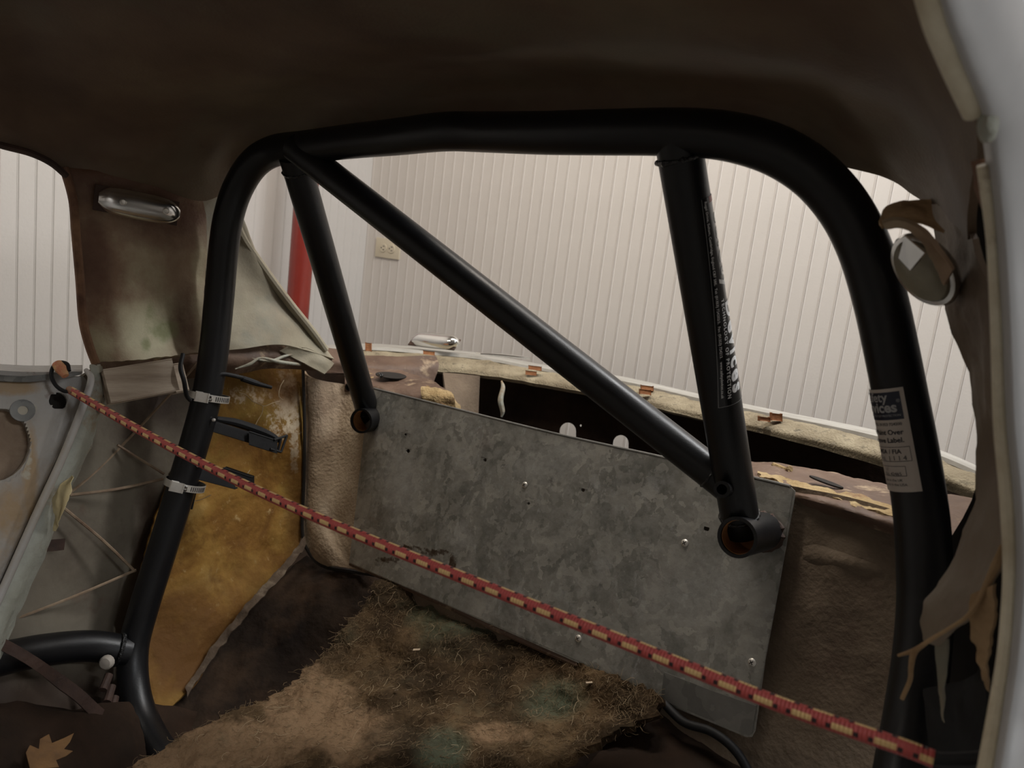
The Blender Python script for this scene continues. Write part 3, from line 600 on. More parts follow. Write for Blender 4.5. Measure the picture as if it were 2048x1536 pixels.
# outer tail skin seen edge-on, and rust clips
sheet('tail_skin', [[(x, y - 3 - (7 if x < 1700 else 9), z + .30) for x, y, z in rt], [(x, y - 5, z + .02) for x, y, z in rt], [(x, y + (3 if x < 1100 else 9), z - .012) for x, y, z in rt]], 90, 6, M['paint_dirty'], car, thick=.004)
for x, y, z, w_, h_ in ((737, 694, 1.84, 11, 16), (858, 706, 1.85, 22, 7), (1070, 736, 1.76, 26, 8), (1062, 746, 1.72, 22, 8), (1294, 776, 1.58, 24, 9), (1290, 784, 1.55, 22, 9), (1552, 834, 1.33, 20, 14), (1528, 838, 1.32, 20, 8)):
    s = z / F; d = box_data(V(x, y, z - .012), CX * (w_ / 2 * s) - CY * (.12 * w_ / 2 * s), CY * (h_ / 2 * s), FW * .006, .001)
    mesh('rusty_clip', d[0], d[1], M['rust'], car)
# --- dark boot cavity behind the bulkhead: back panel with punched holes, floor, cross member
TP = Plane((800, 800, 2.12), (1500, 900, 1.62), (1500, 1200, 1.60))
arch = lambda x, y, r: [(x + r * math.cos(a), y - r * math.sin(a)) for a in [PI * k / 10 for k in range(11)]] + [(x - r, y + 40), (x + r, y + 40)]
d = plate_data(TP, [(560, 715), (700, 716), (960, 738), (1080, 752), (1240, 790), (1400, 820), (1560, 860), (1760, 915), (2100, 1010), (2100, 1300), (560, 1200)], .004,
               holes=[arch(1135, 862, 17), arch(1241, 886, 16), circ(1161, 851, 2.5, n=8), circ(1664, 889, 26, 4, 16, .22), circ(1396, 838, 6, 2, 8), [(1600, 868), (1800, 925), (1800, 921), (1600, 866)]])
mesh('boot_back_panel', d[0], d[1], M['floor_dark'], car, smooth=0)
sheet('boot_floor', [[(500, 900, 2.15), (1100, 1000, 1.98), (2000, 1150, 1.40)], [(500, 1150, 1.55), (1100, 1300, 1.25), (2000, 1500, .95)]], 12, 6, M['floor_dark'], car, thick=.01)
sheet('inner_brace', [[(886, 745, 1.75), (925, 748, 1.76), (960, 752, 1.80)], [(892, 790, 1.70), (925, 795, 1.72), (958, 800, 1.78)], [(896, 850, 1.68), (925, 855, 1.70), (956, 860, 1.76)]], 14, 10, M['bulk'], car, thick=.01)
tube('hanging_sealant', Vs([(1003, 762, 1.68), (1006, 775, 1.67), (1001, 800, 1.66), (1005, 822, 1.66), (1003, 834, 1.66)]), [.002, .005, .0065, .0055, .002], M['flake'], car, seg=8)
# --- lower left well: dark dirty sheet sloping down
sheet('wheel_arch_sheet', [[(612, 1105, 1.47), (660, 1140, 1.43), (720, 1150, 1.40), (800, 1165, 1.36)],
                           [(560, 1150, 1.42), (610, 1190, 1.385), (680, 1210, 1.36), (780, 1230, 1.34)],
                           [(470, 1240, 1.34), (530, 1280, 1.32), (610, 1300, 1.31), (720, 1330, 1.30)],
                           [(390, 1340, 1.26), (450, 1370, 1.255), (530, 1400, 1.25), (650, 1420, 1.25)],
                           [(300, 1440, 1.17), (360, 1480, 1.16), (450, 1510, 1.16), (560, 1540, 1.16)],
                           [(220, 1560, 1.05), (300, 1600, 1.05), (400, 1640, 1.05), (500, 1680, 1.05)]], 50, 60, M['dirt'], car, thick=.006, amp=.012, ns=12)
sheet('floor_pan', [[(-200, 1480, .95), (300, 1440, 1.25), (900, 1440, 1.30), (1400, 1470, 1.0), (1900, 1500, .80)], [(-200, 1800, .80), (300, 1800, .95), (900, 1800, .98), (1400, 1800, .85), (1900, 1800, .70)]], 30, 10, M['floor_dark'], car, thick=.02, amp=.01, ns=8)
sheet('lower_sheet', [[(1290, 1395, .985), (1400, 1440, .94), (1520, 1500, .895), (1700, 1580, .83)], [(1250, 1440, .96), (1370, 1490, .92), (1500, 1560, .87), (1680, 1640, .80)], [(1150, 1560, .86), (1300, 1600, .83), (1450, 1660, .79), (1600, 1740, .75)]], 40, 20, M['floor_dark'], car, thick=.01, amp=.008, ns=14)
tube('loom_tube', Vs([(1318, 1395, .955), (1350, 1430, .93), (1375, 1448, .915), (1420, 1462, .90), (1460, 1490, .88), (1490, 1530, .86), (1520, 1600, .83)]), .0055, M['plastic'], car, seg=12)

# --- right pillar trim, torn
PL = [(1850, 402, .66), (1872, 500, .64), (1889, 598, .62), (1918, 700, .60), (1942, 800, .59), (1956, 900, .58), (1948, 1000, .57), (1922, 1065, .56), (1900, 1130, .55), (1860, 1195, .545), (1848, 1232, .54), (1853, 1285, .54)]
PM = [(1905, 425, .60), (1925, 510, .585), (1935, 600, .57), (1952, 700, .56), (1968, 800, .55), (1980, 900, .54), (1978, 1000, .53), (1960, 1070, .525), (1940, 1130, .52), (1905, 1195, .52), (1880, 1235, .525), (1862, 1288, .53)]
PR = [(1942, 480, .53), (1965, 560, .52), (1978, 620, .515), (1988, 700, .51), (1998, 800, .505), (2005, 900, .50), (2010, 1000, .495), (2008, 1080, .49), (1992, 1135, .49), (1958, 1200, .495), (1915, 1245, .505), (1872, 1288, .52)]
sheet('right_pillar_trim', [PL, PM, PR], 70, 24, M['vinyl2'], car, thick=.004, amp=.005, ns=18, rag=.003, label='torn brown vinyl on the right pillar')
tube('torn_trim_edge', Vs([(2004, 1090, .485), (1992, 1130, .485), (1960, 1195, .49), (1935, 1232, .495), (1900, 1256, .50), (1860, 1280, .51), (1830, 1300, .52), (1796, 1311, .53)]), [.0012, .003, .0016, .0014, .0012, .0014, .0018, .001], M['tan'], car, seg=8)
tube('torn_trim_edge', Vs([(1845, 1292, .515), (1828, 1306, .52), (1822, 1335, .52), (1820, 1360, .525), (1804, 1398, .53)]), [.001, .0022, .0018, .0016, .0015], M['tan'], car, seg=8)
sheet('torn_lining_strip', [[(1935, 1190, .50), (1940, 1240, .50), (1945, 1290, .505), (1958, 1330, .505), (1972, 1378, .51)], [(1985, 1170, .48), (1984, 1230, .485), (1980, 1290, .49), (1976, 1335, .50), (1979, 1384, .51)]], 26, 8, M['tan'], car, thick=.003, amp=.006, ns=40)
sheet('torn_lining_strip', [[(1868, 1290, .54), (1875, 1350, .54), (1880, 1400, .545), (1884, 1440, .55)], [(1893, 1280, .53), (1894, 1340, .535), (1890, 1390, .54), (1886, 1440, .55)]], 18, 5, M['trim2'], car, thick=.003, amp=.005, ns=40)
# rolled-back tan flap above the lamp
sheet('torn_flap', [[(1862, 400, .56), (1830, 398, .565), (1800, 402, .57), (1770, 415, .575), (1757, 440, .57)],
                    [(1868, 432, .55), (1835, 424, .555), (1805, 425, .56), (1778, 436, .565), (1764, 452, .565)],
                    [(1890, 462, .545), (1855, 445, .55), (1820, 436, .555), (1790, 440, .56), (1770, 456, .565)]], 28, 12, M['tan'], car, thick=.004, amp=.003, ns=40)
sheet('torn_flap', [[(1764, 446, .555), (1800, 440, .55), (1835, 455, .545), (1870, 490, .54), (1905, 540, .54)], [(1772, 460, .56), (1805, 458, .555), (1838, 480, .55), (1868, 520, .55), (1890, 570, .55)]], 24, 6, M['trim'], car, thick=.004, amp=.003, ns=40)
# black sheet painting in the cavity's shade at the door frame + rust edge
sheet('cavity_shade', [[(1915, 330, .62), (2000, 330, .56), (2120, 330, .50)], [(1965, 900, .66), (2060, 900, .62), (2160, 900, .55)], [(1880, 1120, .70), (1960, 1140, .67), (2160, 1300, .6)], [(1862, 1260, .70), (1950, 1280, .67), (2160, 1400, .59)], [(1830, 1500, .70), (1920, 1500, .66), (2160, 1600, .58)], [(1780, 1750, .70), (1900, 1750, .66), (2160, 1750, .58)]], 20, 30, M['hole'], car, thick=.004)
sheet('frame_rust_edge', [[(1938, 325, .452), (1962, 400, .455), (1972, 460, .46), (1975, 490, .46), (1985, 620, .455)], [(1962, 318, .44), (1975, 400, .44), (1988, 460, .44), (1994, 490, .44), (1998, 620, .445)]], 24, 4, M['edge_rust'], car, thick=.004, amp=.003, ns=40)
sheet('fabric_remnant', [[(1850, 1380, .60), (1890, 1370, .59), (1940, 1360, .58), (1990, 1330, .56)], [(1855, 1470, .585), (1900, 1460, .575), (1940, 1450, .565), (1985, 1440, .55)], [(1870, 1640, .57), (1910, 1640, .56), (1950, 1640, .55), (1990, 1640, .54)]], 20, 14, M['black_dull'], car, thick=.004, amp=.012, ns=14)
# --- door frame pillar on the far right, pale paint, and its cream welt
WL = [(1800, -300, .33), (1866, 0, .355), (1903, 110, .37), (1950, 225, .39), (1968, 330, .41), (1985, 480, .425), (1995, 650, .43), (2003, 850, .435), (2018, 1010, .435), (2022, 1150, .43), (2012, 1300, .425), (1995, 1420, .42), (1975, 1545, .41), (1950, 1700, .40)]
sheet('door_frame', [[(x + 4, y, z) for x, y, z in WL], [(x + 30, y, z * .97) for x, y, z in WL], [(x + 100, y, z * .985) for x, y, z in WL], [(x + 190, y, z * 1.05) for x, y, z in WL], [(x + 320, y, z * 1.2) for x, y, z in WL]], 80, 30, M['paint'], car, thick=.006, label='pale grey painted door frame')
tube('door_welt', Vs(WL[:4]), [.0075, .0075, .007, .006], M['edge_cream'], car, seg=12)
tube('door_welt', Vs([(x - 1, y, z) for x, y, z in WL[4:]]), [.0035, .003, .0035, .004, .0045, .004, .004, .0045, .005, .005], M['edge_cream'], car, seg=10)
d = lathe_data(V(1974, 252, .385), -FW, [(.003, -.004), (.006, -.002), (.0066, .002), (.0045, .005), (.0015, .006)], 14, sx=.7, sy=1.4, xdir=CX); mesh('welt_knot', d[0], d[1], M['flake'], car)

# rear quarter outer skin, right side of the car, running back from the door frame
Q0 = [(x + 320, y, z * 1.2) for x, y, z in WL]
Q1 = [V(*p) for p in Q0]; QE = Vector((.574, .819, 0))
kf = [.25, .35, .5, .6, .7, .8, .85, .9, .9, .9, .9, .9, .9, .9]
G_ = [Q1, [p + QE * (k * .35) - CX * 0 for p, k in zip(Q1, kf)], [p + QE * k + Vector((-.02, 0, -.03)) for p, k in zip(Q1, kf)]]
d = sheet_data(grid_pts(G_, 40, 20), .004); mesh('rear_wing_skin', d[0], d[1], M['paint'], car)

# ================================================================== roll cage
R = .0225
cage = thing('roll_cage', V(1850, 1500, .68), 'black tubular steel roll cage hoop with two back stays and a diagonal', 'roll cage')
hoop = [(470, 1700, .98), (350, 1545, 1.06), (295, 1460, 1.12), (270, 1385, 1.15), (267, 1300, 1.17), (288, 1215, 1.175), (318, 1120, 1.18), (352, 1010, 1.18), (388, 890, 1.18), (412, 800, 1.18), (428, 700, 1.18), (438, 600, 1.175), (447, 500, 1.165), (458, 430, 1.155),
        (478, 372, 1.14), (510, 325, 1.12), (552, 301, 1.10), (610, 294, 1.06), (700, 283, 1.00), (800, 273, .93), (860, 266, .895), (905, 263, .875), (960, 264, .855), (1080, 266, .80), (1200, 265, .755), (1320, 264, .722), (1420, 268, .70), (1500, 283, .685),
        (1570, 310, .675), (1635, 355, .668), (1690, 420, .662), (1730, 500, .66), (1760, 600, .66), (1782, 700, .66), (1800, 790, .66), (1818, 880, .66), (1833, 965, .66), (1843, 1040, .655), (1848, 1120, .65), (1850, 1210, .645), (1842, 1320, .635), (1825, 1440, .62), (1805, 1560, .60), (1780, 1750, .57)]
HO = tube('main_hoop', Vs(hoop), R, M['black'], cage, seg=32, n=260)
# back stays with sleeve feet
s1 = [V(588, 312, 1.085), V(738, 832, 1.455)]
s2 = [V(1354, 268, .716), V(1484, 1062, .885)]
dg = [V(588, 293, 1.06), V(1460, 974, .872)]
st1 = tube('back_stay', s1, R, M['black'], cage, seg=32, sp=False, n=8)
st2 = tube('back_stay', s2, R, M['black'], cage, seg=32, sp=False, n=8)
dgo = tube('diagonal_brace', dg, .0205, M['black'], cage, seg=32, sp=False, n=8)
def sleeve(name, a, b, ro, ri, parent):
    d = pipe_data(a, b, ro, ri); o = mesh(name, d[0], d[1], [M['black']], parent)
    t = (b - a).normalized(); dd = pipe_data(a + t * .004, b - t * .004, ri, ri - .0006); mesh('rusty_bore', dd[0], dd[1], M['rust_in'], o)
    d = lathe_data(b - t * ((b - a).length * .45), t, [(ri - .0003, 0), (ri - .0003, .002)], 28); mesh('end_plug', d[0], d[1], M['rust_in'], o); return o
ea = V(722, 842, 1.395); sleeve('foot_sleeve', ea, V(770, 835, 1.48), .0235, .0195, cage)
eb = V(1474, 1075, .845); sleeve('foot_sleeve', eb, V(1526, 1062, .915), .0235, .0195, cage)
def torus_data(c, axis, r, rr, seg=36, sg=8, wob=.12, sx=1, xdir=None):
    axis = axis.normalized(); n = axis.orthogonal().normalized() if xdir is None else (xdir - axis * xdir.dot(axis)).normalized(); b_ = axis.cross(n); vs = []; fs = []
    for i in range(seg):
        q = 2 * PI * i / seg; rad = n * math.cos(q) * sx + b_ * math.sin(q); w2 = rr * (1 + wob * math.sin(i * 2.6) + wob * random.uniform(-1, 1))
        for k in range(sg):
            e = 2 * PI * k / sg; vs.append(c + rad * (r + w2 * math.cos(e)) + axis * (w2 * math.sin(e)))
    for i in range(seg):
        for k in range(sg):
            fs.append((i * sg + k, ((i + 1) % seg) * sg + k, ((i + 1) % seg) * sg + (k + 1) % sg, i * sg + (k + 1) % sg))
    return vs, fs
def weld(c, axis, r, rr, parent, **k):
    d = torus_data(c, axis, r, rr, **k); mesh('weld_bead', d[0], d[1], M['weld'], parent)
ax1 = (s1[1] - s1[0]).normalized(); ax2 = (s2[1] - s2[0]).normalized(); axd = (dg[1] - dg[0]).normalized()
weld(s1[1] - ax1 * .021, ax1, .0222, .002, cage); weld(s2[1] - ax2 * .023, ax2, .0222, .0022, cage)
weld(s2[0] + ax2 * .0225, ax2, .0228, .0026, cage, wob=.3); weld(s1[0] + ax1 * .022, ax1, .0222, .002, cage, wob=.3)
weld(dg[1] - axd * .026, axd, .0200, .0018, cage)
# bolt bosses on the stays
def boss(name, c, axis, r, l, parent):
    d = pipe_data(c, c + axis.normalized() * l, r, r * .62, 20); o = mesh(name, d[0], d[1], M['black'], parent)
    dd = lathe_data(c + axis.normalized() * (l * .35), axis, [(r * .6, 0), (r * .6, .001)], 16); mesh('boss_bore', dd[0], dd[1], M['rust_in'], o)
    return o
bx_ = (V(702, 772, 1.35) - V(760, 762, 1.45)).normalized()
boss('bolt_boss', V(709, 772, 1.41), bx_, .0078, .020, cage)
weld(V(710, 772, 1.405), bx_, .008, .0022, cage, seg=18)
d = torus_data(V(1528, 1064, .915), V(1526, 1062, .915) - eb, .0215, .0035, 30, 8, .35); mesh('rusty_collar', d[0], d[1], M['rust_dark'], cage)
bx2 = (V(1452, 978, .80) - V(1500, 965, .90)).normalized()
boss('bolt_boss', V(1462, 974, .865), bx2, .0095, .042, cage)
weld(V(1460, 972, .853), bx2, .016, .003, cage, seg=24)
d = lathe_data(V(758, 752, 1.425), V(768, 750, 1.43) - V(740, 757, 1.42), [(.006, 0), (.006, .005), (.0035, .008)], 12); mesh('bolt_tip', d[0], d[1], M['weld'], cage)
# door-side bar joining the left leg
tube('side_bar', Vs([(255, 1302, 1.16), (180, 1292, 1.125), (90, 1300, 1.07), (0, 1318, 1.01), (-160, 1355, .90)]), R * 1.02, M['black'], cage, seg=28)
weld(V(238, 1298, 1.15), V(255, 1300, 1.16) - V(180, 1292, 1.13), .0235, .003, cage)
# small bolt head and rusty strap by the left foot
d = lathe_data(V(213, 1325, 1.115), -FW, [(.0105, -.004), (.0105, .002), (.008, .005), (.003, .006)], 14); mesh('bolt_cap', d[0], d[1], mat('pale_bolt_cap', [(.3, (.30, .26, .22)), (.7, (.42, .38, .33))], rough=.6), cage)
for i in range(3):
    tube('foot_stud', Vs([(218 + 6 * i, 1350 + i * 22, 1.12), (206 + 8 * i, 1380 + 24 * i, 1.10)]), .006, M['rust_dark'], cage, seg=10, sp=False)

# ---- printed stickers wrapped on the tubes
class Wrap:
    """maps (u along the axis, arc length) on to a straight tube; arc 0 faces the camera"""
    def __init__(s, a, b, r):
        s.a, s.t, s.r = a, (b - a).normalized(), r
        m = (a + b) / 2; e = CAM - m; s.e1 = (e - s.t * e.dot(s.t)).normalized(); s.e2 = s.t.cross(s.e1)
        if s.e2.dot(CX) < 0: s.e2 = -s.e2
    def P(s, u, th, h=0): return s.a + s.t * u + (s.e1 * math.cos(th) + s.e2 * math.sin(th)) * (s.r + h)
def wrap_patch(W, f, u0, u1, w0, w1, h, nu=16, nw=10, uw=None):
    vs = []; fs = []
    for j in range(nu + 1):
        for i in range(nw + 1):
            u = u0 + (u1 - u0) * j / nu; w_ = w0 + (w1 - w0) * i / nw; vs.append(W.P(u, f(u, w_), h))
    for j in range(nu):
        for i in range(nw):
            q = j * (nw + 1) + i; fs.append((q, q + 1, q + nw + 2, q + nw + 1))
    return vs, fs
def solid_shell(d, W, h):
    return d
# long sticker on the right stay: u runs down the tube, text reads downwards
W2 = Wrap(s2[0], s2[1], R)
def u_at(W, a, b, py):
    lo, hi = 0, (b - a).length
    for _ in range(40):
        m_ = (lo + hi) / 2
        if proj(a + W.t * m_)[1] < py: lo = m_
        else: hi = m_
    return lo
ua, ub = u_at(W2, s2[0], s2[1], 398), u_at(W2, s2[0], s2[1], 797)
def th2(u, w_):                                # skewed a little round the tube, as it was stuck on
    k = (u - ua) / (ub - ua); base = math.radians(50 - 12 * k - 30 * k * k); return base + w_ / R
S = MB()
S.add(wrap_patch(W2, th2, ua, ub, -.0065, .040, .0004, 40, 20), 0)
S.add(wrap_patch(W2, th2, ua, ub, -.0068, -.0064, .0006, 40, 1), 2); S.add(wrap_patch(W2, th2, ub - .0004, ub, -.0065, .040, .0006, 1, 20), 2)
S.add(wrap_patch(W2, th2, ua, ua + .006, .004, .040, .0006, 2, 14), 3)
def add_text2(txt, py, w0, size, bold, py1, mi=1):
    u0, u1 = u_at(W2, s2[0], s2[1], py), u_at(W2, s2[0], s2[1], py1)
    vs, fs = glyphs(txt, size, bold); n_ = (u1 - u0) / max(v[0] for v in vs)
    if n_ > 1: vs, fs = glyphs(txt, size, bold, space=1 + (n_ - 1) * 1.0)
    mxx = max(v[0] for v in vs); k = (u1 - u0) / mxx
    S.add(([W2.P(u0 + x * k, th2(u0 + x * k, w0 + y), .0007) for x, y in vs], fs), mi)
add_text2('Regal Drive, Soham, Cambridge, England CB7 5BE.  Tel: (01353) 724202/3.  Fax: (01353) 724213.   www.safetydevices.co.uk', 404, -.0035, .0040, .012, 780)
add_text2('TECHNOLOGY OF PROTECTION', 596, .0035, .0058, .02, 783)
add_text2('Safety Devices', 432, .0100, .0260, .035, 777)
M['red_print'] = flat('red_print', (.40, .04, .03), .4)
S.build('printed_sticker', [M['sticker_black'], M['print_white'], M['ink_grey'], M['red_print']], st2, smooth=0, label='long black sticker with white lettering')
# white label on the right leg of the hoop
ha, hb = V(1796, 770, .66), V(1834, 972, .66)
W3 = Wrap(ha, hb, R + .0012); LH = (hb - ha).length
K = MB(); f3 = lambda u, w_: w_ / (R + .0012)
x0, x1 = -.043, .0035                     # arc extent: most of it wraps out of sight to the left
K.add(wrap_patch(W3, f3, 0, LH, x0, x1, .0, 30, 30), 0)
K.add(wrap_patch(W3, f3, .003, .0275, x0 + .003, x1 - .0035, .0003, 8, 26), 1)
def frame3(u0, u1, w0, w1, t=.0004):
    for a in ((u0, u0 + t, w0, w1), (u1 - t, u1, w0, w1), (u0, u1, w0, w0 + t), (u0, u1, w1 - t, w1)): K.add(wrap_patch(W3, f3, *a, .0004, 3, 12), 2)
def text3(txt, u, wr_, size, bold, mi):
    vs, fs = glyphs(txt, size, bold, 'RIGHT')
    K.add(([W3.P(u - y, f3(0, wr_ + x), .0006) for x, y in vs], fs), mi)
text3('Safety', .0110, -.0105, .0115, .02, 3); text3('Devices', .0205, -.0040, .0125, .03, 3); text3('\u00ae', .0125, -.0008, .004, 0, 3)
text3('TECHNOLOGY OF PROTECTION', .0245, -.0020, .0026, 0, 3)
text3('TEL: 01353 724200', .0325, -.0025, .0035, .01, 2); text3('Do Not Paint Over', .0405, -.0025, .0062, .02, 2); text3('or Remove Label.', .0475, -.0030, .0062, .02, 2)
frame3(.0515, .0645, -.034, .0002); text3('MSA / FIA', .0575, -.0070, .0058, .01, 2); text3('Cert. No.  1 1 1 4', .0633, -.0035, .0058, .0, 2)
frame3(.0685, .0775, -.032, -.0060); text3('17', .0728, -.0225, .0035, 0, 2); text3('No. 42465', .0768, -.0100, .0042, .0, 2)
text3('Made in the UK', .0822, -.0100, .0034, .0, 2); text3('Patents in the USA', .0862, -.0070, .0034, .0, 2)
K.build('paper_label', [M['label_white'], M['label_navy'], M['ink'], M['ink_grey']], HO, smooth=0, label='white and navy printed label')

# ================================================================== galvanised sheet
gl = thing('galvanised_sheet', BP.at(1200, 1240, .01), 'large spangled galvanised steel sheet screwed to the rear bulkhead', 'metal sheet')
out = [(744, 777), (900, 816), (1100, 866), (1300, 910), (1500, 955), (1582, 974), (1590, 982), (1589, 992), (1560, 1160), (1530, 1320), (1510, 1462), (1503, 1474), (1492, 1474), (1400, 1436), (1322, 1404), (1317, 1394), (1200, 1345), (1000, 1257), (850, 1191), (698, 1126), (712, 1010), (728, 868)]
hl = [circ(811, 869, 2.5, n=8), circ(816, 902, 4, n=8), circ(970, 920, 3.5, n=8), circ(1057, 1007, 3, n=8), circ(1166, 980, 4, n=8), circ(1413, 1057, 6, n=10)]
d = plate_data(BP, out, .0022, .0125, holes=hl); mesh('sheet', d[0], d[1], M['galv'], gl, smooth=0)
vs = []; fs = []; nx, ny = 100, 60; ct = [(746, 779), (1587, 978), (1504, 1471), (700, 1125)]
tl, trr, brr, bl = [BP.at(x, y, .0129) for x, y in ct]
for j in range(ny + 1):
    for i in range(nx + 1):
        a = tl.lerp(trr, i / nx); b_ = bl.lerp(brr, i / nx); vs.append(a.lerp(b_, j / ny))
for j in range(ny):
    for i in range(nx):
        q = j * (nx + 1) + i; p_ = proj((vs[q] + vs[q + nx + 2]) / 2)
        if all(math.hypot(p_[0] - sum(k[0] for k in h) / len(h), p_[1] - sum(k[1] for k in h) / len(h)) > 7 for h in hl): fs.append((q, q + 1, q + nx + 2, q + nx + 1))
mesh('spangled_face', vs, fs, M['galv'], gl, smooth=0, wear={'drip': [(800, 1095, 50, 5, .85), (870, 1105, 30, 7, .8), (905, 1130, 8, 26, .7), (780, 1120, 40, 6, .7)], 'white': [(800, 960, 34, 60, .6), (830, 860, 40, 20, .4), (1080, 930, 60, 30, .35), (1130, 900, 40, 20, .4), (1400, 1180, 110, 60, .4)]})
d = plate_data(BP, [(1328, 1344), (1420, 1380), (1512, 1412), (1504, 1466), (1496, 1471), (1420, 1440), (1330, 1402), (1322, 1394)], .0015, .0145); mesh('patch_plate', d[0], d[1], M['galv2'], gl, smooth=0, label='plain grey patch plate')
tube('folded_edge', [BP.at(x, y - 1, .0115) for x, y in ((748, 778), (900, 816), (1100, 866), (1300, 910), (1500, 955), (1580, 974))], .0022, M['galv2'], gl, seg=8)
for x, y in ((1370, 1086), (1504, 1325), (1157, 1277), (1050, 970)):
    c = BP.at(x, y, .0125)
    d = lathe_data(c, BP.n, [(.0052, 0), (.0050, .0012), (.0035, .0026), (.0012, .003)], 14); s_ = mesh('screw', d[0], d[1], M['steel'], gl)
    q = MB(); e = BP.n.orthogonal().normalized()
    for k in range(2): q.add(box_data(c + BP.n * .0028, e * .0028, BP.n.cross(e) * .0005, BP.n * .0005)); e = BP.n.cross(e)
    q.build('cross_slot', M['hole'], s_)

# ================================================================== bungee cord
cord = [(142, 781, .985), (200, 815, .945), (300, 872, .885), (450, 950, .81), (600, 1020, .735), (760, 1088, .675), (950, 1165, .62), (1150, 1245, .572), (1350, 1325, .53), (1550, 1405, .49), (1700, 1458, .463), (1800, 1492, .447), (1868, 1518, .437)]
bg = thing('bungee_cord', V(1000, 1190, .61), 'red and yellow braided bungee cord stretched across the car', 'bungee cord')
vs, fs, uv = tube_data(Vs(cord), .0052, 20, 620, True, True, True)
nn = []
for i, v in enumerate(vs): nn.append(v)
mesh('cord', nn, fs, M['cord'], bg, uvs=uv)
tube('hook', Vs([(142, 782, .983), (128, 782, .98), (112, 771, .98), (103, 752, .982), (106, 735, .985), (118, 725, .985), (134, 728, .985), (138, 742, .982)]), .0026, M['plastic'], bg, seg=10)
tube('cord_knot', Vs([(114, 727, .982), (122, 738, .98), (131, 752, .978)]), [.0065, .0075, .0045], mat('frayed_red_core', [(.3, (.55, .10, .07)), (.7, (.62, .38, .18))], scale=60, rough=.7, bump=.6, bscale=200), bg, seg=12)
tube('hook_cap', Vs([(138, 778, .985), (150, 787, .978)]), .0045, mat('brown_hook_cap', [(.3, (.22, .10, .05)), (.7, (.30, .15, .08))], rough=.5), bg, seg=12, sp=False)
tube('hook', Vs([(1866, 1517, .437), (1900, 1520, .432), (1960, 1517, .425), (2020, 1508, .418), (2090, 1490, .41)]), .0042, M['plastic'], bg, seg=12)
vs, fs, uv = tube_data(Vs([(2028, 1474, .42), (2060, 1466, .41), (2120, 1450, .40)]), .0052, 14, 60, True, True, True); mesh('cord_end', vs, fs, M['cord'], bg, uvs=uv)

# ================================================================== left door
DP = Plane((20, 800, .97), (180, 800, 1.035), (20, 1100, .95))
vs = []; fs = []; nx, ny = 80, 100; hid = lambda x, y: math.hypot((x + 6) / 67, (y - 890) / 76) < 1 or math.hypot((x - 116) / 19, (y - 802) / 18) < 1
ed = [(752, 166), (764, 176), (790, 171), (850, 149), (955, 99), (1110, 29), (1310, -61), (1500, -160)]
def xr(y):
    for (a, p), (b_, q_) in zip(ed[:-1], ed[1:]):
        if y <= b_: return p + (q_ - p) * (y - a) / (b_ - a)
for j in range(ny + 1):
    y = 752 + (1480 - 752) * j / ny
    for i in range(nx + 1): vs.append(DP.at(-260 + (xr(y) + 260) * i / nx, y, .0012 + noise.fractal(Vector((i * .1, j * .1, 0)), 1, 2, 3) * .0006))
for j in range(ny):
    for i in range(nx):
        q = j * (nx + 1) + i; p_ = proj((vs[q] + vs[q + nx + 2]) / 2)
        if not hid(p_[0], p_[1]): fs.append((q, q + 1, q + nx + 2, q + nx + 1))
dr = mesh('car_door', vs, fs, M['paint2'], car, label='stripped pale door shell with glue stains', wear={'glue': [(20, 775, 60, 18, .8), (60, 960, 14, 120, .7), (20, 1040, 40, 60, .7), (0, 1100, 30, 80, .5)], 'smear': [(45, 822, 30, 20, .75), (52, 905, 14, 60, .7), (30, 832, 40, 14, .4)]})
d = plate_data(DP, [(-500, 700), (-200, 745), (0, 752), (165, 752), (176, 764), (172, 790), (150, 850), (100, 955), (30, 1110), (-60, 1310), (-500, 1500)], .02, 0, holes=[circ(116, 802, 19, 17, 18, .4), circ(73, 897, 3, n=8), circ(-6, 890, 66, 75, 24, .5)])
mesh('door_panel_edge', d[0], d[1], M['paint2'], dr, smooth=0)
d = plate_data(DP, circ(-10, 892, 88, 92, 24, .5), .002, -.022); mesh('recess', d[0], d[1], M['door_brown'], dr)
d = plate_data(DP, circ(116, 802, 24, 22, 18, .4), .002, -.006); mesh('handle_hole', d[0], d[1], M['hole'], dr)
sheet('door_top', [[(-400, 690, .90), (0, 728, .985), (165, 730, 1.05)], [(-400, 700, .87), (0, 738, .965), (165, 738, 1.03)], [(-400, 702, .862), (0, 741, .958), (165, 743, 1.025)]], 20, 4, M['paint2'], dr, thick=.006)
sheet('window_slot', [[(-400, 705, .865), (0, 742, .962), (110, 746, 1.0), (160, 745, 1.02)], [(-400, 722, .862), (0, 762, .958), (110, 758, 1.0), (160, 750, 1.02)]], 20, 3, M['galv2'], dr, thick=.003)
q = MB(); cb = DP.at(45, 821)
q.add(lathe_data(cb, DP.n, [(.015, 0), (.0145, .002), (.006, .003), (.006, .0005), (.001, .0005)], 20), 0); q.build('fixing_cup', M['galv2'], dr)
tube('door_edge', Vs([(172, 740, 1.02), (182, 760, 1.01), (165, 815, .998), (125, 915, .98), (70, 1035, .955), (0, 1192, .925), (-60, 1320, .89)]), [.003, .0045, .005, .005, .005, .005, .005], M['paint2'], dr, seg=12)
tube('door_seal', Vs([(178, 772, 1.02), (150, 850, 1.005), (100, 962, .98), (30, 1115, .95), (-60, 1315, .90)]), .004, M['hole'], dr, seg=8)
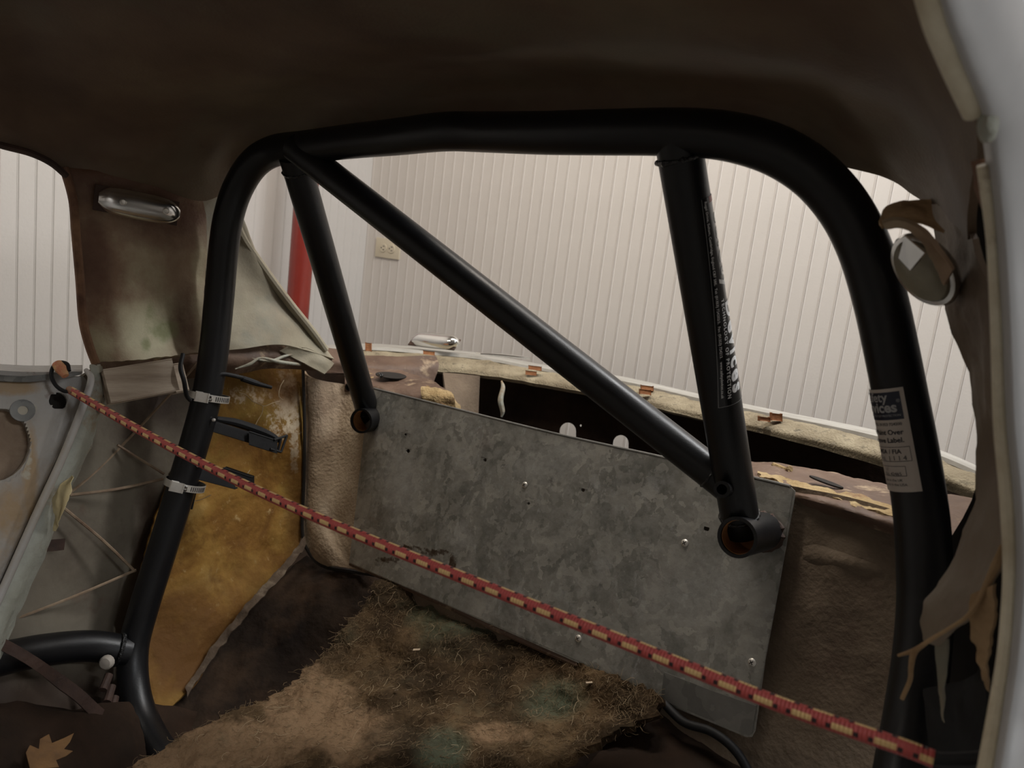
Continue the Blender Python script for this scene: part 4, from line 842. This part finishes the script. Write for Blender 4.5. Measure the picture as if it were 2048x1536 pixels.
# torn paper strip
sheet('paper_strip', [[(143, 950, .99), (118, 975, .985), (104, 1000, .985), (108, 1030, .985), (106, 1062, .99)], [(146, 955, .985), (140, 985, .975), (132, 1010, .97), (120, 1038, .975), (112, 1062, .99)]], 20, 6, M['paper'], None, thick=.0008, amp=.004, ns=50,
      label='torn yellowed paper strip hanging beside the left door pillar', cat='paper scrap')

# ================================================================== wooden block, strap, clamps, bracket
w0 = V(280, 763, 1.06); wx = (V(345, 749, 1.09) - V(213, 772, 1.03)); wy = (V(228, 800, 1.05) - V(213, 738, 1.05))
d = box_data(w0, wx / 2, wy / 2, wx.cross(wy).normalized() * .012, .0015); mesh('wooden_block', d[0], d[1], M['wood'], None, label='weathered grey wooden block wedged under the left pillar trim', cat='wood block')
c2 = V(355, 757, 1.11)
d = box_data(c2, wx * .09, wy * .45, wx.cross(wy).normalized() * .010, .0015); mesh('wooden_wedge', d[0], d[1], M['wood'], None, label='small pale wooden wedge beside the hoop leg under the left trim', cat='wood wedge')
tube('hanging_cable', Vs([(366, 708, 1.09), (361, 735, 1.08), (368, 762, 1.08), (373, 790, 1.10), (380, 800, 1.12)]), .0032, M['black_dull'], None, seg=10, label='short grey cable hanging from the left trim to the upper clamp', cat='cable')
def clamp(px, py, z, a, b, label):
    ax = (V(*b) - V(*a)).normalized(); c = V(px, py, z)
    t = thing('hose_clamp', c, label, 'hose clamp', 'worm drive clamps on the left hoop leg')
    e = (CAM - c); e = (e - ax * e.dot(ax)).normalized(); s = ax.cross(e)
    if s.dot(CX) < 0: s = -s
    # band: oval ring round tube and bracket bar
    vs = []; fs = []; seg = 48; cen = c + s * .006
    for i in range(seg):
        q = 2 * PI * i / seg; rad = s * math.cos(q) * 1.28 + e * math.sin(q)
        for (rr, hh) in ((.0235, -.0055), (.0245, -.0055), (.0245, .0055), (.0235, .0055)): vs.append(cen + rad * rr + ax * hh)
    for i in range(seg):
        for k in range(4): fs.append((i * 4 + k, ((i + 1) % seg) * 4 + k, ((i + 1) % seg) * 4 + (k + 1) % 4, i * 4 + (k + 1) % 4))
    mesh('band', vs, fs, M['steel'], t)
    q = MB()
    for i in range(9):
        an = math.radians(20 + i * 6.2); p = cen + s * (math.cos(an) * .0314) + e * (math.sin(an) * .0247); tn = (-s * math.sin(an) * 1.28 + e * math.cos(an)).normalized()
        q.add(box_data(p, ax * .0036, tn * .0005, ax.cross(tn) * .0003))
    q.build('thread_slot', M['hole'], t, smooth=0, kind='stuff')
    hc = cen + s * (-.010) + e * .0265
    d = box_data(hc, s * .009, ax * .0062, e * .004, .0015); hz = mesh('screw_housing', d[0], d[1], M['steel'], t)
    d = lathe_data(hc + s * .008, s, [(.0042, 0), (.0044, .002), (.0044, .006), (.0035, .007)], 12); mesh('worm_screw', d[0], d[1], M['chrome_b'], t)
clamp(410, 792, 1.18, (428, 700, 1.18), (388, 890, 1.18), 'upper steel hose clamp round the left hoop leg, near the wooden block')
clamp(362, 967, 1.18, (388, 890, 1.18), (335, 1060, 1.18), 'lower steel hose clamp round the left hoop leg, below the red cord')
br = thing('extinguisher_bracket', V(420, 900, 1.19), 'black steel bracket with strap arms clamped behind the left hoop leg', 'bracket')
bar = [(440, 735, 1.195), (425, 800, 1.195), (408, 870, 1.195), (388, 945, 1.195), (372, 1015, 1.195)]
G = MB()
for a, b in zip(bar[:-1], bar[1:]):
    pa, pb = V(*a), V(*b); c = (pa + pb) / 2; ax = (pb - pa); s = ax.normalized().cross(FW).normalized()
    G.add(box_data(c + FW * .004, ax * .53, s * .009, FW * .0015))
G.build('back_plate', M['black_dull'], br, smooth=0)
tube('hook_rod', Vs([(424, 800, 1.175), (432, 765, 1.17), (436, 752, 1.17), (446, 748, 1.175), (470, 752, 1.19), (500, 760, 1.21), (524, 770, 1.225)]), .0034, M['black_dull'], br, seg=10, n=60)
tube('rod_tip', Vs([(484, 757, 1.20), (510, 766, 1.217), (543, 775, 1.235)]), [.0048, .0046, .003], M['plastic'], br, seg=10)
def channel(pa, pb, h, dep, m, name, parent):
    """U channel from pa to pb: top flange, web towards the viewer"""
    ax = pb - pa; sd = (-CY); dp = FW
    q = MB(); c = (pa + pb) / 2; q.add(box_data(c, ax / 2, sd * h, dp * .001)); q.add(box_data(c - sd * h + dp * dep, ax / 2, sd * .001, dp * dep)); q.add(box_data(c + sd * h + dp * dep, ax / 2, sd * .001, dp * dep))
    return q.build(name, m, parent, smooth=0)
a1, a2 = V(408, 848, 1.175), V(515, 881, 1.235)
channel(a1, a2, .0075, .006, M['black_dull'], 'strap_arm', br)
tube('rubber_strap', Vs([(432, 838, 1.20), (470, 845, 1.225), (510, 858, 1.245), (540, 870, 1.26), (560, 882, 1.265)]), [.005, .007, .0075, .006, .004], M['plastic'], br, seg=10)
e1, e2 = V(500, 876, 1.22), V(553, 893, 1.25)
d = box_data((e1 + e2) / 2, (e2 - e1) / 2, -CY * .0105, FW * .002, .001); mesh('buckle', d[0], d[1], M['black_dull'], br)
bf = MB(); k0, k1, k2, k3 = V(548, 880, 1.245), V(574, 871, 1.27), V(562, 904, 1.26), V(540, 898, 1.24)
for a, b in ((k0, k1), (k1, k2), (k2, k3), (V(553, 881, 1.25), V(549, 901, 1.25)), (V(562, 877, 1.257), V(556, 902, 1.255))): bf.add(tube_data([a, b], .0022, 8, sp=False))
bf.build('buckle_frame', M['black_dull'], br)
a3, a4 = V(384, 945, 1.175), V(470, 968, 1.225)
channel(a3, a4, .008, .006, M['black_dull'], 'strap_arm', br)
d = box_data(V(478, 955, 1.24), (V(505, 964, 1.255) - V(450, 946, 1.22)) / 2, -CY * .009, FW * .006, .001); mesh('lower_clip', d[0], d[1], M['plastic'], br)
for x, y, z in ((427, 840, 1.168), (396, 931, 1.168)):
    d = lathe_data(V(x, y, z), -FW, [(.0028, -.002), (.0028, .001), (.0015, .002)], 10); mesh('rivet', d[0], d[1], M['steel'], br)

# ================================================================== chrome fittings
def chrome_bar(name, a, b, nrm, wid, hgt, label, m, base=True, cat='interior lamp', holes=True):
    ax = (b - a); L0 = ax.length; t_ = ax.normalized(); up = nrm.cross(t_).normalized()
    th = thing(name, (a + b) / 2, label, cat)
    vs = []; fs = []; nu, nw = 40, 16
    for j in range(nu + 1):
        k = j / nu; s = 1 - abs(2 * k - 1) ** 7 * .55; bow = 1 + .12 * math.sin(PI * k)
        for i in range(nw):
            q = 2 * PI * i / nw; y = math.cos(q); z = math.sin(q)
            y = math.copysign(abs(y) ** .75, y)
            vs.append(a + ax * k + up * (y * wid * .5 * s * bow) + nrm * (max(z, -.15) * hgt * s))
    for j in range(nu):
        for i in range(nw): fs.append((j * nw + i, j * nw + (i + 1) % nw, (j + 1) * nw + (i + 1) % nw, (j + 1) * nw + i))
    fs.append(tuple(range(nw - 1, -1, -1))); fs.append(tuple(nu * nw + i for i in range(nw)))
    mesh('body', vs, fs, m, th)
    if holes:
        for k in (.27, .80):
            c = a + ax * k + nrm * (hgt * 1.0)
            d = lathe_data(c, nrm, [(.0045, -.001), (.0045, .0012), (.0035, .0016), (.0032, .0004), (.001, .0002)], 14); s_ = mesh('screw', d[0], d[1], M['steel'], th)
    if base:
        e = MB(); c = (a + b) / 2 - nrm * .002; e.add(box_data(c - t_ * .003, t_ * (L0 / 2 + .002), up * (wid * .50), nrm * .002, .001)); e.build('base_plate', M['rust_dark'], th)
    return th
pn = (CAM - V(275, 410, 1.05)); pn = (pn.normalized() + CX * .25).normalized()
chrome_bar('chrome_handle', V(196, 395, 1.035), V(358, 428, 1.12), pn, .036, .014, 'chrome bar handle with two screws on the brown left pillar', M['chrome'], cat='handle')
ca, cb_ = V(826, 679, 1.94), V(916, 689, 1.88); zn = (Zv * .75 - FW * .75).normalized()
chrome_bar('boot_handle', ca, cb_, zn, .040, .024, 'small chrome handle lying on the tail below the rear window', M['chrome_b'], base=True, cat='handle', holes=False)
tw = thing('trim_strip', V(1010, 712, 2.0), 'thin bright metal trim strip on the tail, right of the chrome handle', 'trim strip')
tube('strip', Vs([(962, 708, 2.02), (1000, 710, 2.0), (1060, 716, 1.95)]), [.003, .0045, .0035], M['chrome_b'], tw, seg=10); tube('strip_tip', Vs([(952, 706, 2.03), (964, 708, 2.02)]), .002, M['steel'], tw, seg=8, sp=False)
# courtesy lamp on the right, hanging under the torn flap
lt = thing('courtesy_lamp', V(1850, 540, .60), 'oval chrome courtesy lamp under torn trim at upper right', 'interior lamp')
la = (V(1880, 600, .575) - V(1812, 480, .60)); lc = V(1848, 540, .585); ln_ = (CAM - lc).normalized(); ln_ = (ln_ + CX * -.45 + CY * -.2).normalized()
d = lathe_data(lc, ln_, [(.014, -.02), (.030, -.014), (.033, -.002), (.031, .004), (.024, .006)], 32, sx=1, sy=.60, xdir=la); mesh('bezel', d[0], d[1], M['chrome'], lt)
d = lathe_data(lc + ln_ * .004, ln_, [(.028, 0), (.026, .006), (.018, .010), (.006, .012)], 28, sx=1, sy=.58, xdir=la); mesh('lens', d[0], d[1], M['lens'], lt)
f1 = [V(1809, 472, .545), V(1849, 506, .535), V(1820, 541, .545), V(1797, 516, .55)]
nf = (f1[1] - f1[0]).cross(f1[2] - f1[0]).normalized(); nf = nf if nf.dot(FW) > 0 else -nf
mesh('mirror_tab', f1 + [p + nf * .003 for p in f1], [(0, 1, 2, 3), (7, 6, 5, 4), (0, 4, 5, 1), (1, 5, 6, 2), (2, 6, 7, 3), (3, 7, 4, 0)], M['chrome_b'], lt, smooth=0)

# ================================================================== felt mat on the rear seat pan
mt = thing('felt_mat', V(900, 1400, 1.08), 'matted brown jute felt lying over the rear seat pan', 'felt mat')
FR = [[(775, 1152, 1.365), (850, 1190, 1.30), (1000, 1258, 1.19), (1160, 1330, 1.07), (1330, 1402, .965)],
      [(715, 1225, 1.29), (800, 1250, 1.25), (960, 1300, 1.16), (1120, 1360, 1.06), (1318, 1425, .95)],
      [(640, 1310, 1.20), (740, 1325, 1.18), (900, 1360, 1.11), (1080, 1410, 1.02), (1280, 1452, .935)],
      [(560, 1385, 1.11), (680, 1395, 1.09), (850, 1430, 1.03), (1030, 1470, .96), (1190, 1490, .91)],
      [(420, 1445, 1.02), (600, 1465, 1.00), (800, 1500, .95), (960, 1530, .91), (1080, 1530, .88)],
      [(250, 1545, .94), (480, 1560, .92), (720, 1590, .88), (880, 1600, .86), (990, 1580, .85)],
      [(100, 1660, .86), (350, 1680, .85), (620, 1700, .82), (800, 1700, .80), (900, 1660, .80)]]
FR[0] = [(x, y - 6, z - .035) for x, y, z in FR[0]]; FR[1] = [(x, y, z - .03) for x, y, z in FR[1]]; FR[2] = [(x, y, z - .015) for x, y, z in FR[2]]
GF = grid_pts([Vs(r) for r in FR], 130, 130)
d = sheet_data(GF, .010, .014, 15, rag=.012)
mesh('felt', d[0], d[1], M['mat'], mt, wear={'bare': [(620, 1420, 90, 75), (470, 1490, 130, 50), (700, 1470, 90, 60, .85), (340, 1530, 90, 40, .9), (1000, 1465, 70, 24, .75)],
     'green': [(880, 1500, 50, 40), (1000, 1250, 120, 40, .9), (880, 1230, 60, 60, .6), (1110, 1400, 60, 40, .7)], 'dark': [(1060, 1290, 200, 34, .8), (760, 1180, 60, 40, .7), (820, 1330, 60, 60, .4), (800, 1480, 90, 40, .6), (1010, 1370, 60, 60, .4)]})
# bare tan patch where the pile has gone
def inner(r0, r1, c0, c1, up): return [[GF[int(j)][int(i)] + Vector((0, 0, up)) for i in [c0 + (c1 - c0) * k / 30 for k in range(31)]] for j in [r0 + (r1 - r0) * k / 30 for k in range(31)]]
# fibres
def fibres(name, parent, pick, n, m, L0, L1, r=.00035, lift=.004, stand=.3):
    q = MB()
    for _ in range(n):
        p, nn_ = pick(); a = random.uniform(0, 2 * PI); tx = nn_.orthogonal().normalized(); ty = nn_.cross(tx)
        dr_ = tx * math.cos(a) + ty * math.sin(a); ln = random.uniform(L0, L1); pts = [p + nn_ * random.uniform(.0, lift)]; k = random.uniform(-1, 1) * 2.4
        for s in range(4):
            a += k * .4; dr_ = tx * math.cos(a) + ty * math.sin(a); pts.append(pts[-1] + dr_ * (ln / 4) + nn_ * (ln / 4 * stand * random.uniform(-.8, 1)))
        q.add(tube_data(pts, r, 3, sp=False, cap=False))
    return q.build(name, m, parent, kind='stuff')
SGN = Vector((0, 0, 1))
def pick_mat():
    j = random.randint(2, len(GF) - 3); i = random.randint(2, len(GF[0]) - 3); p = GF[j][i]
    n = (GF[j][i + 1] - GF[j][i - 1]).cross(GF[j + 1][i] - GF[j - 1][i]).normalized(); n = n if n.dot(CAM - p) > 0 else -n
    return p - n * (noise.fractal(p * 15, 1, 2, 4) * .014), n
def pick_edge():
    e = random.random()
    if e < .55: j = random.randint(0, len(GF) - 2); i = random.randint(0, 3)
    else: j = random.randint(int(len(GF) * .3), len(GF) - 2); i = len(GF[0]) - 1 - random.randint(0, 3)
    p = GF[j][i]; return p, Vector((random.uniform(-.4, .4), random.uniform(-.4, .4), 1)).normalized()
fibres('loose_fibre', mt, pick_mat, 4200, M['fibre'], .006, .022, .00022, .002, .25)
fibres('pale_fibre', mt, pick_mat, 260, M['fibre_pale'], .006, .028, .00028, .004, .4)
fibres('frayed_edge', mt, pick_edge, 420, M['fibre'], .006, .024, .00026, .003, .3)
# paint flakes lying on the felt
q = MB()
for x, y, s in ((827, 1318, 9), (752, 1322, 4), (990, 1272, 6), (780, 1400, 4), (1010, 1270, 5), (1180, 1385, 7), (690, 1195, 4), (608, 1190, 4)):
    j = 0; p = min((pp_ for row in GF[::4] for pp_ in row[::4]), key=lambda pp_: (proj(pp_)[0] - x) ** 2 + (proj(pp_)[1] - y) ** 2) + Zv * .014
    q.add(box_data(p, Vector((s * .0006, 0, .001)), Vector((0, s * .0005, -.001)), Zv * .0005))
q.build('paint_flake', M['felt_beige'], mt, smooth=0, kind='stuff')
# curled hairs stuck on the amber panel
AP = Plane((430, 800, 1.285), (600, 780, 1.45), (520, 1000, 1.37))
for hp in ([(478, 785), (492, 790), (505, 802), (518, 808), (530, 812), (545, 806), (560, 802)], [(568, 760), (560, 775), (558, 792), (566, 800)], [(526, 812), (524, 826), (515, 842), (510, 852)], [(500, 940), (492, 952), (488, 960)], [(382, 1003), (400, 1000), (422, 990)]):
    tube('stuck_hair', [AP.at(x, y, .012) for x, y in hp], .0007, M['fibre_pale'], car, seg=5)

# ================================================================== leaf on the floor
lf = []
tips = [(60, 1536), (52, 1505), (60, 1490), (78, 1498), (80, 1478), (98, 1468), (104, 1486), (128, 1476), (148, 1466), (140, 1484), (128, 1498), (146, 1502), (132, 1512), (112, 1520), (118, 1534), (92, 1536), (70, 1552), (48, 1560)]
LPl = Plane((50, 1530, .90), (150, 1480, .965), (60, 1600, .87))
d = plate_data(LPl, tips, .0008, .022); mesh('dry_leaf', d[0], d[1], M['leaf'], None, label='dry brown leaf lying on the dark floor by the left sill', cat='leaf')
# rusty strap crossing the side bar
sheet('rusty_strap', [[(-30, 1262, .93), (20, 1282, .955), (80, 1318, .98), (150, 1368, 1.02), (210, 1420, 1.05)], [(-30, 1284, .93), (14, 1306, .95), (70, 1340, .975), (138, 1392, 1.01), (200, 1446, 1.045)]], 30, 4, M['rust_dark'], None, thick=.003, amp=.004, ns=20, label='dark rusty metal strap crossing the lower left tube', cat='strap')
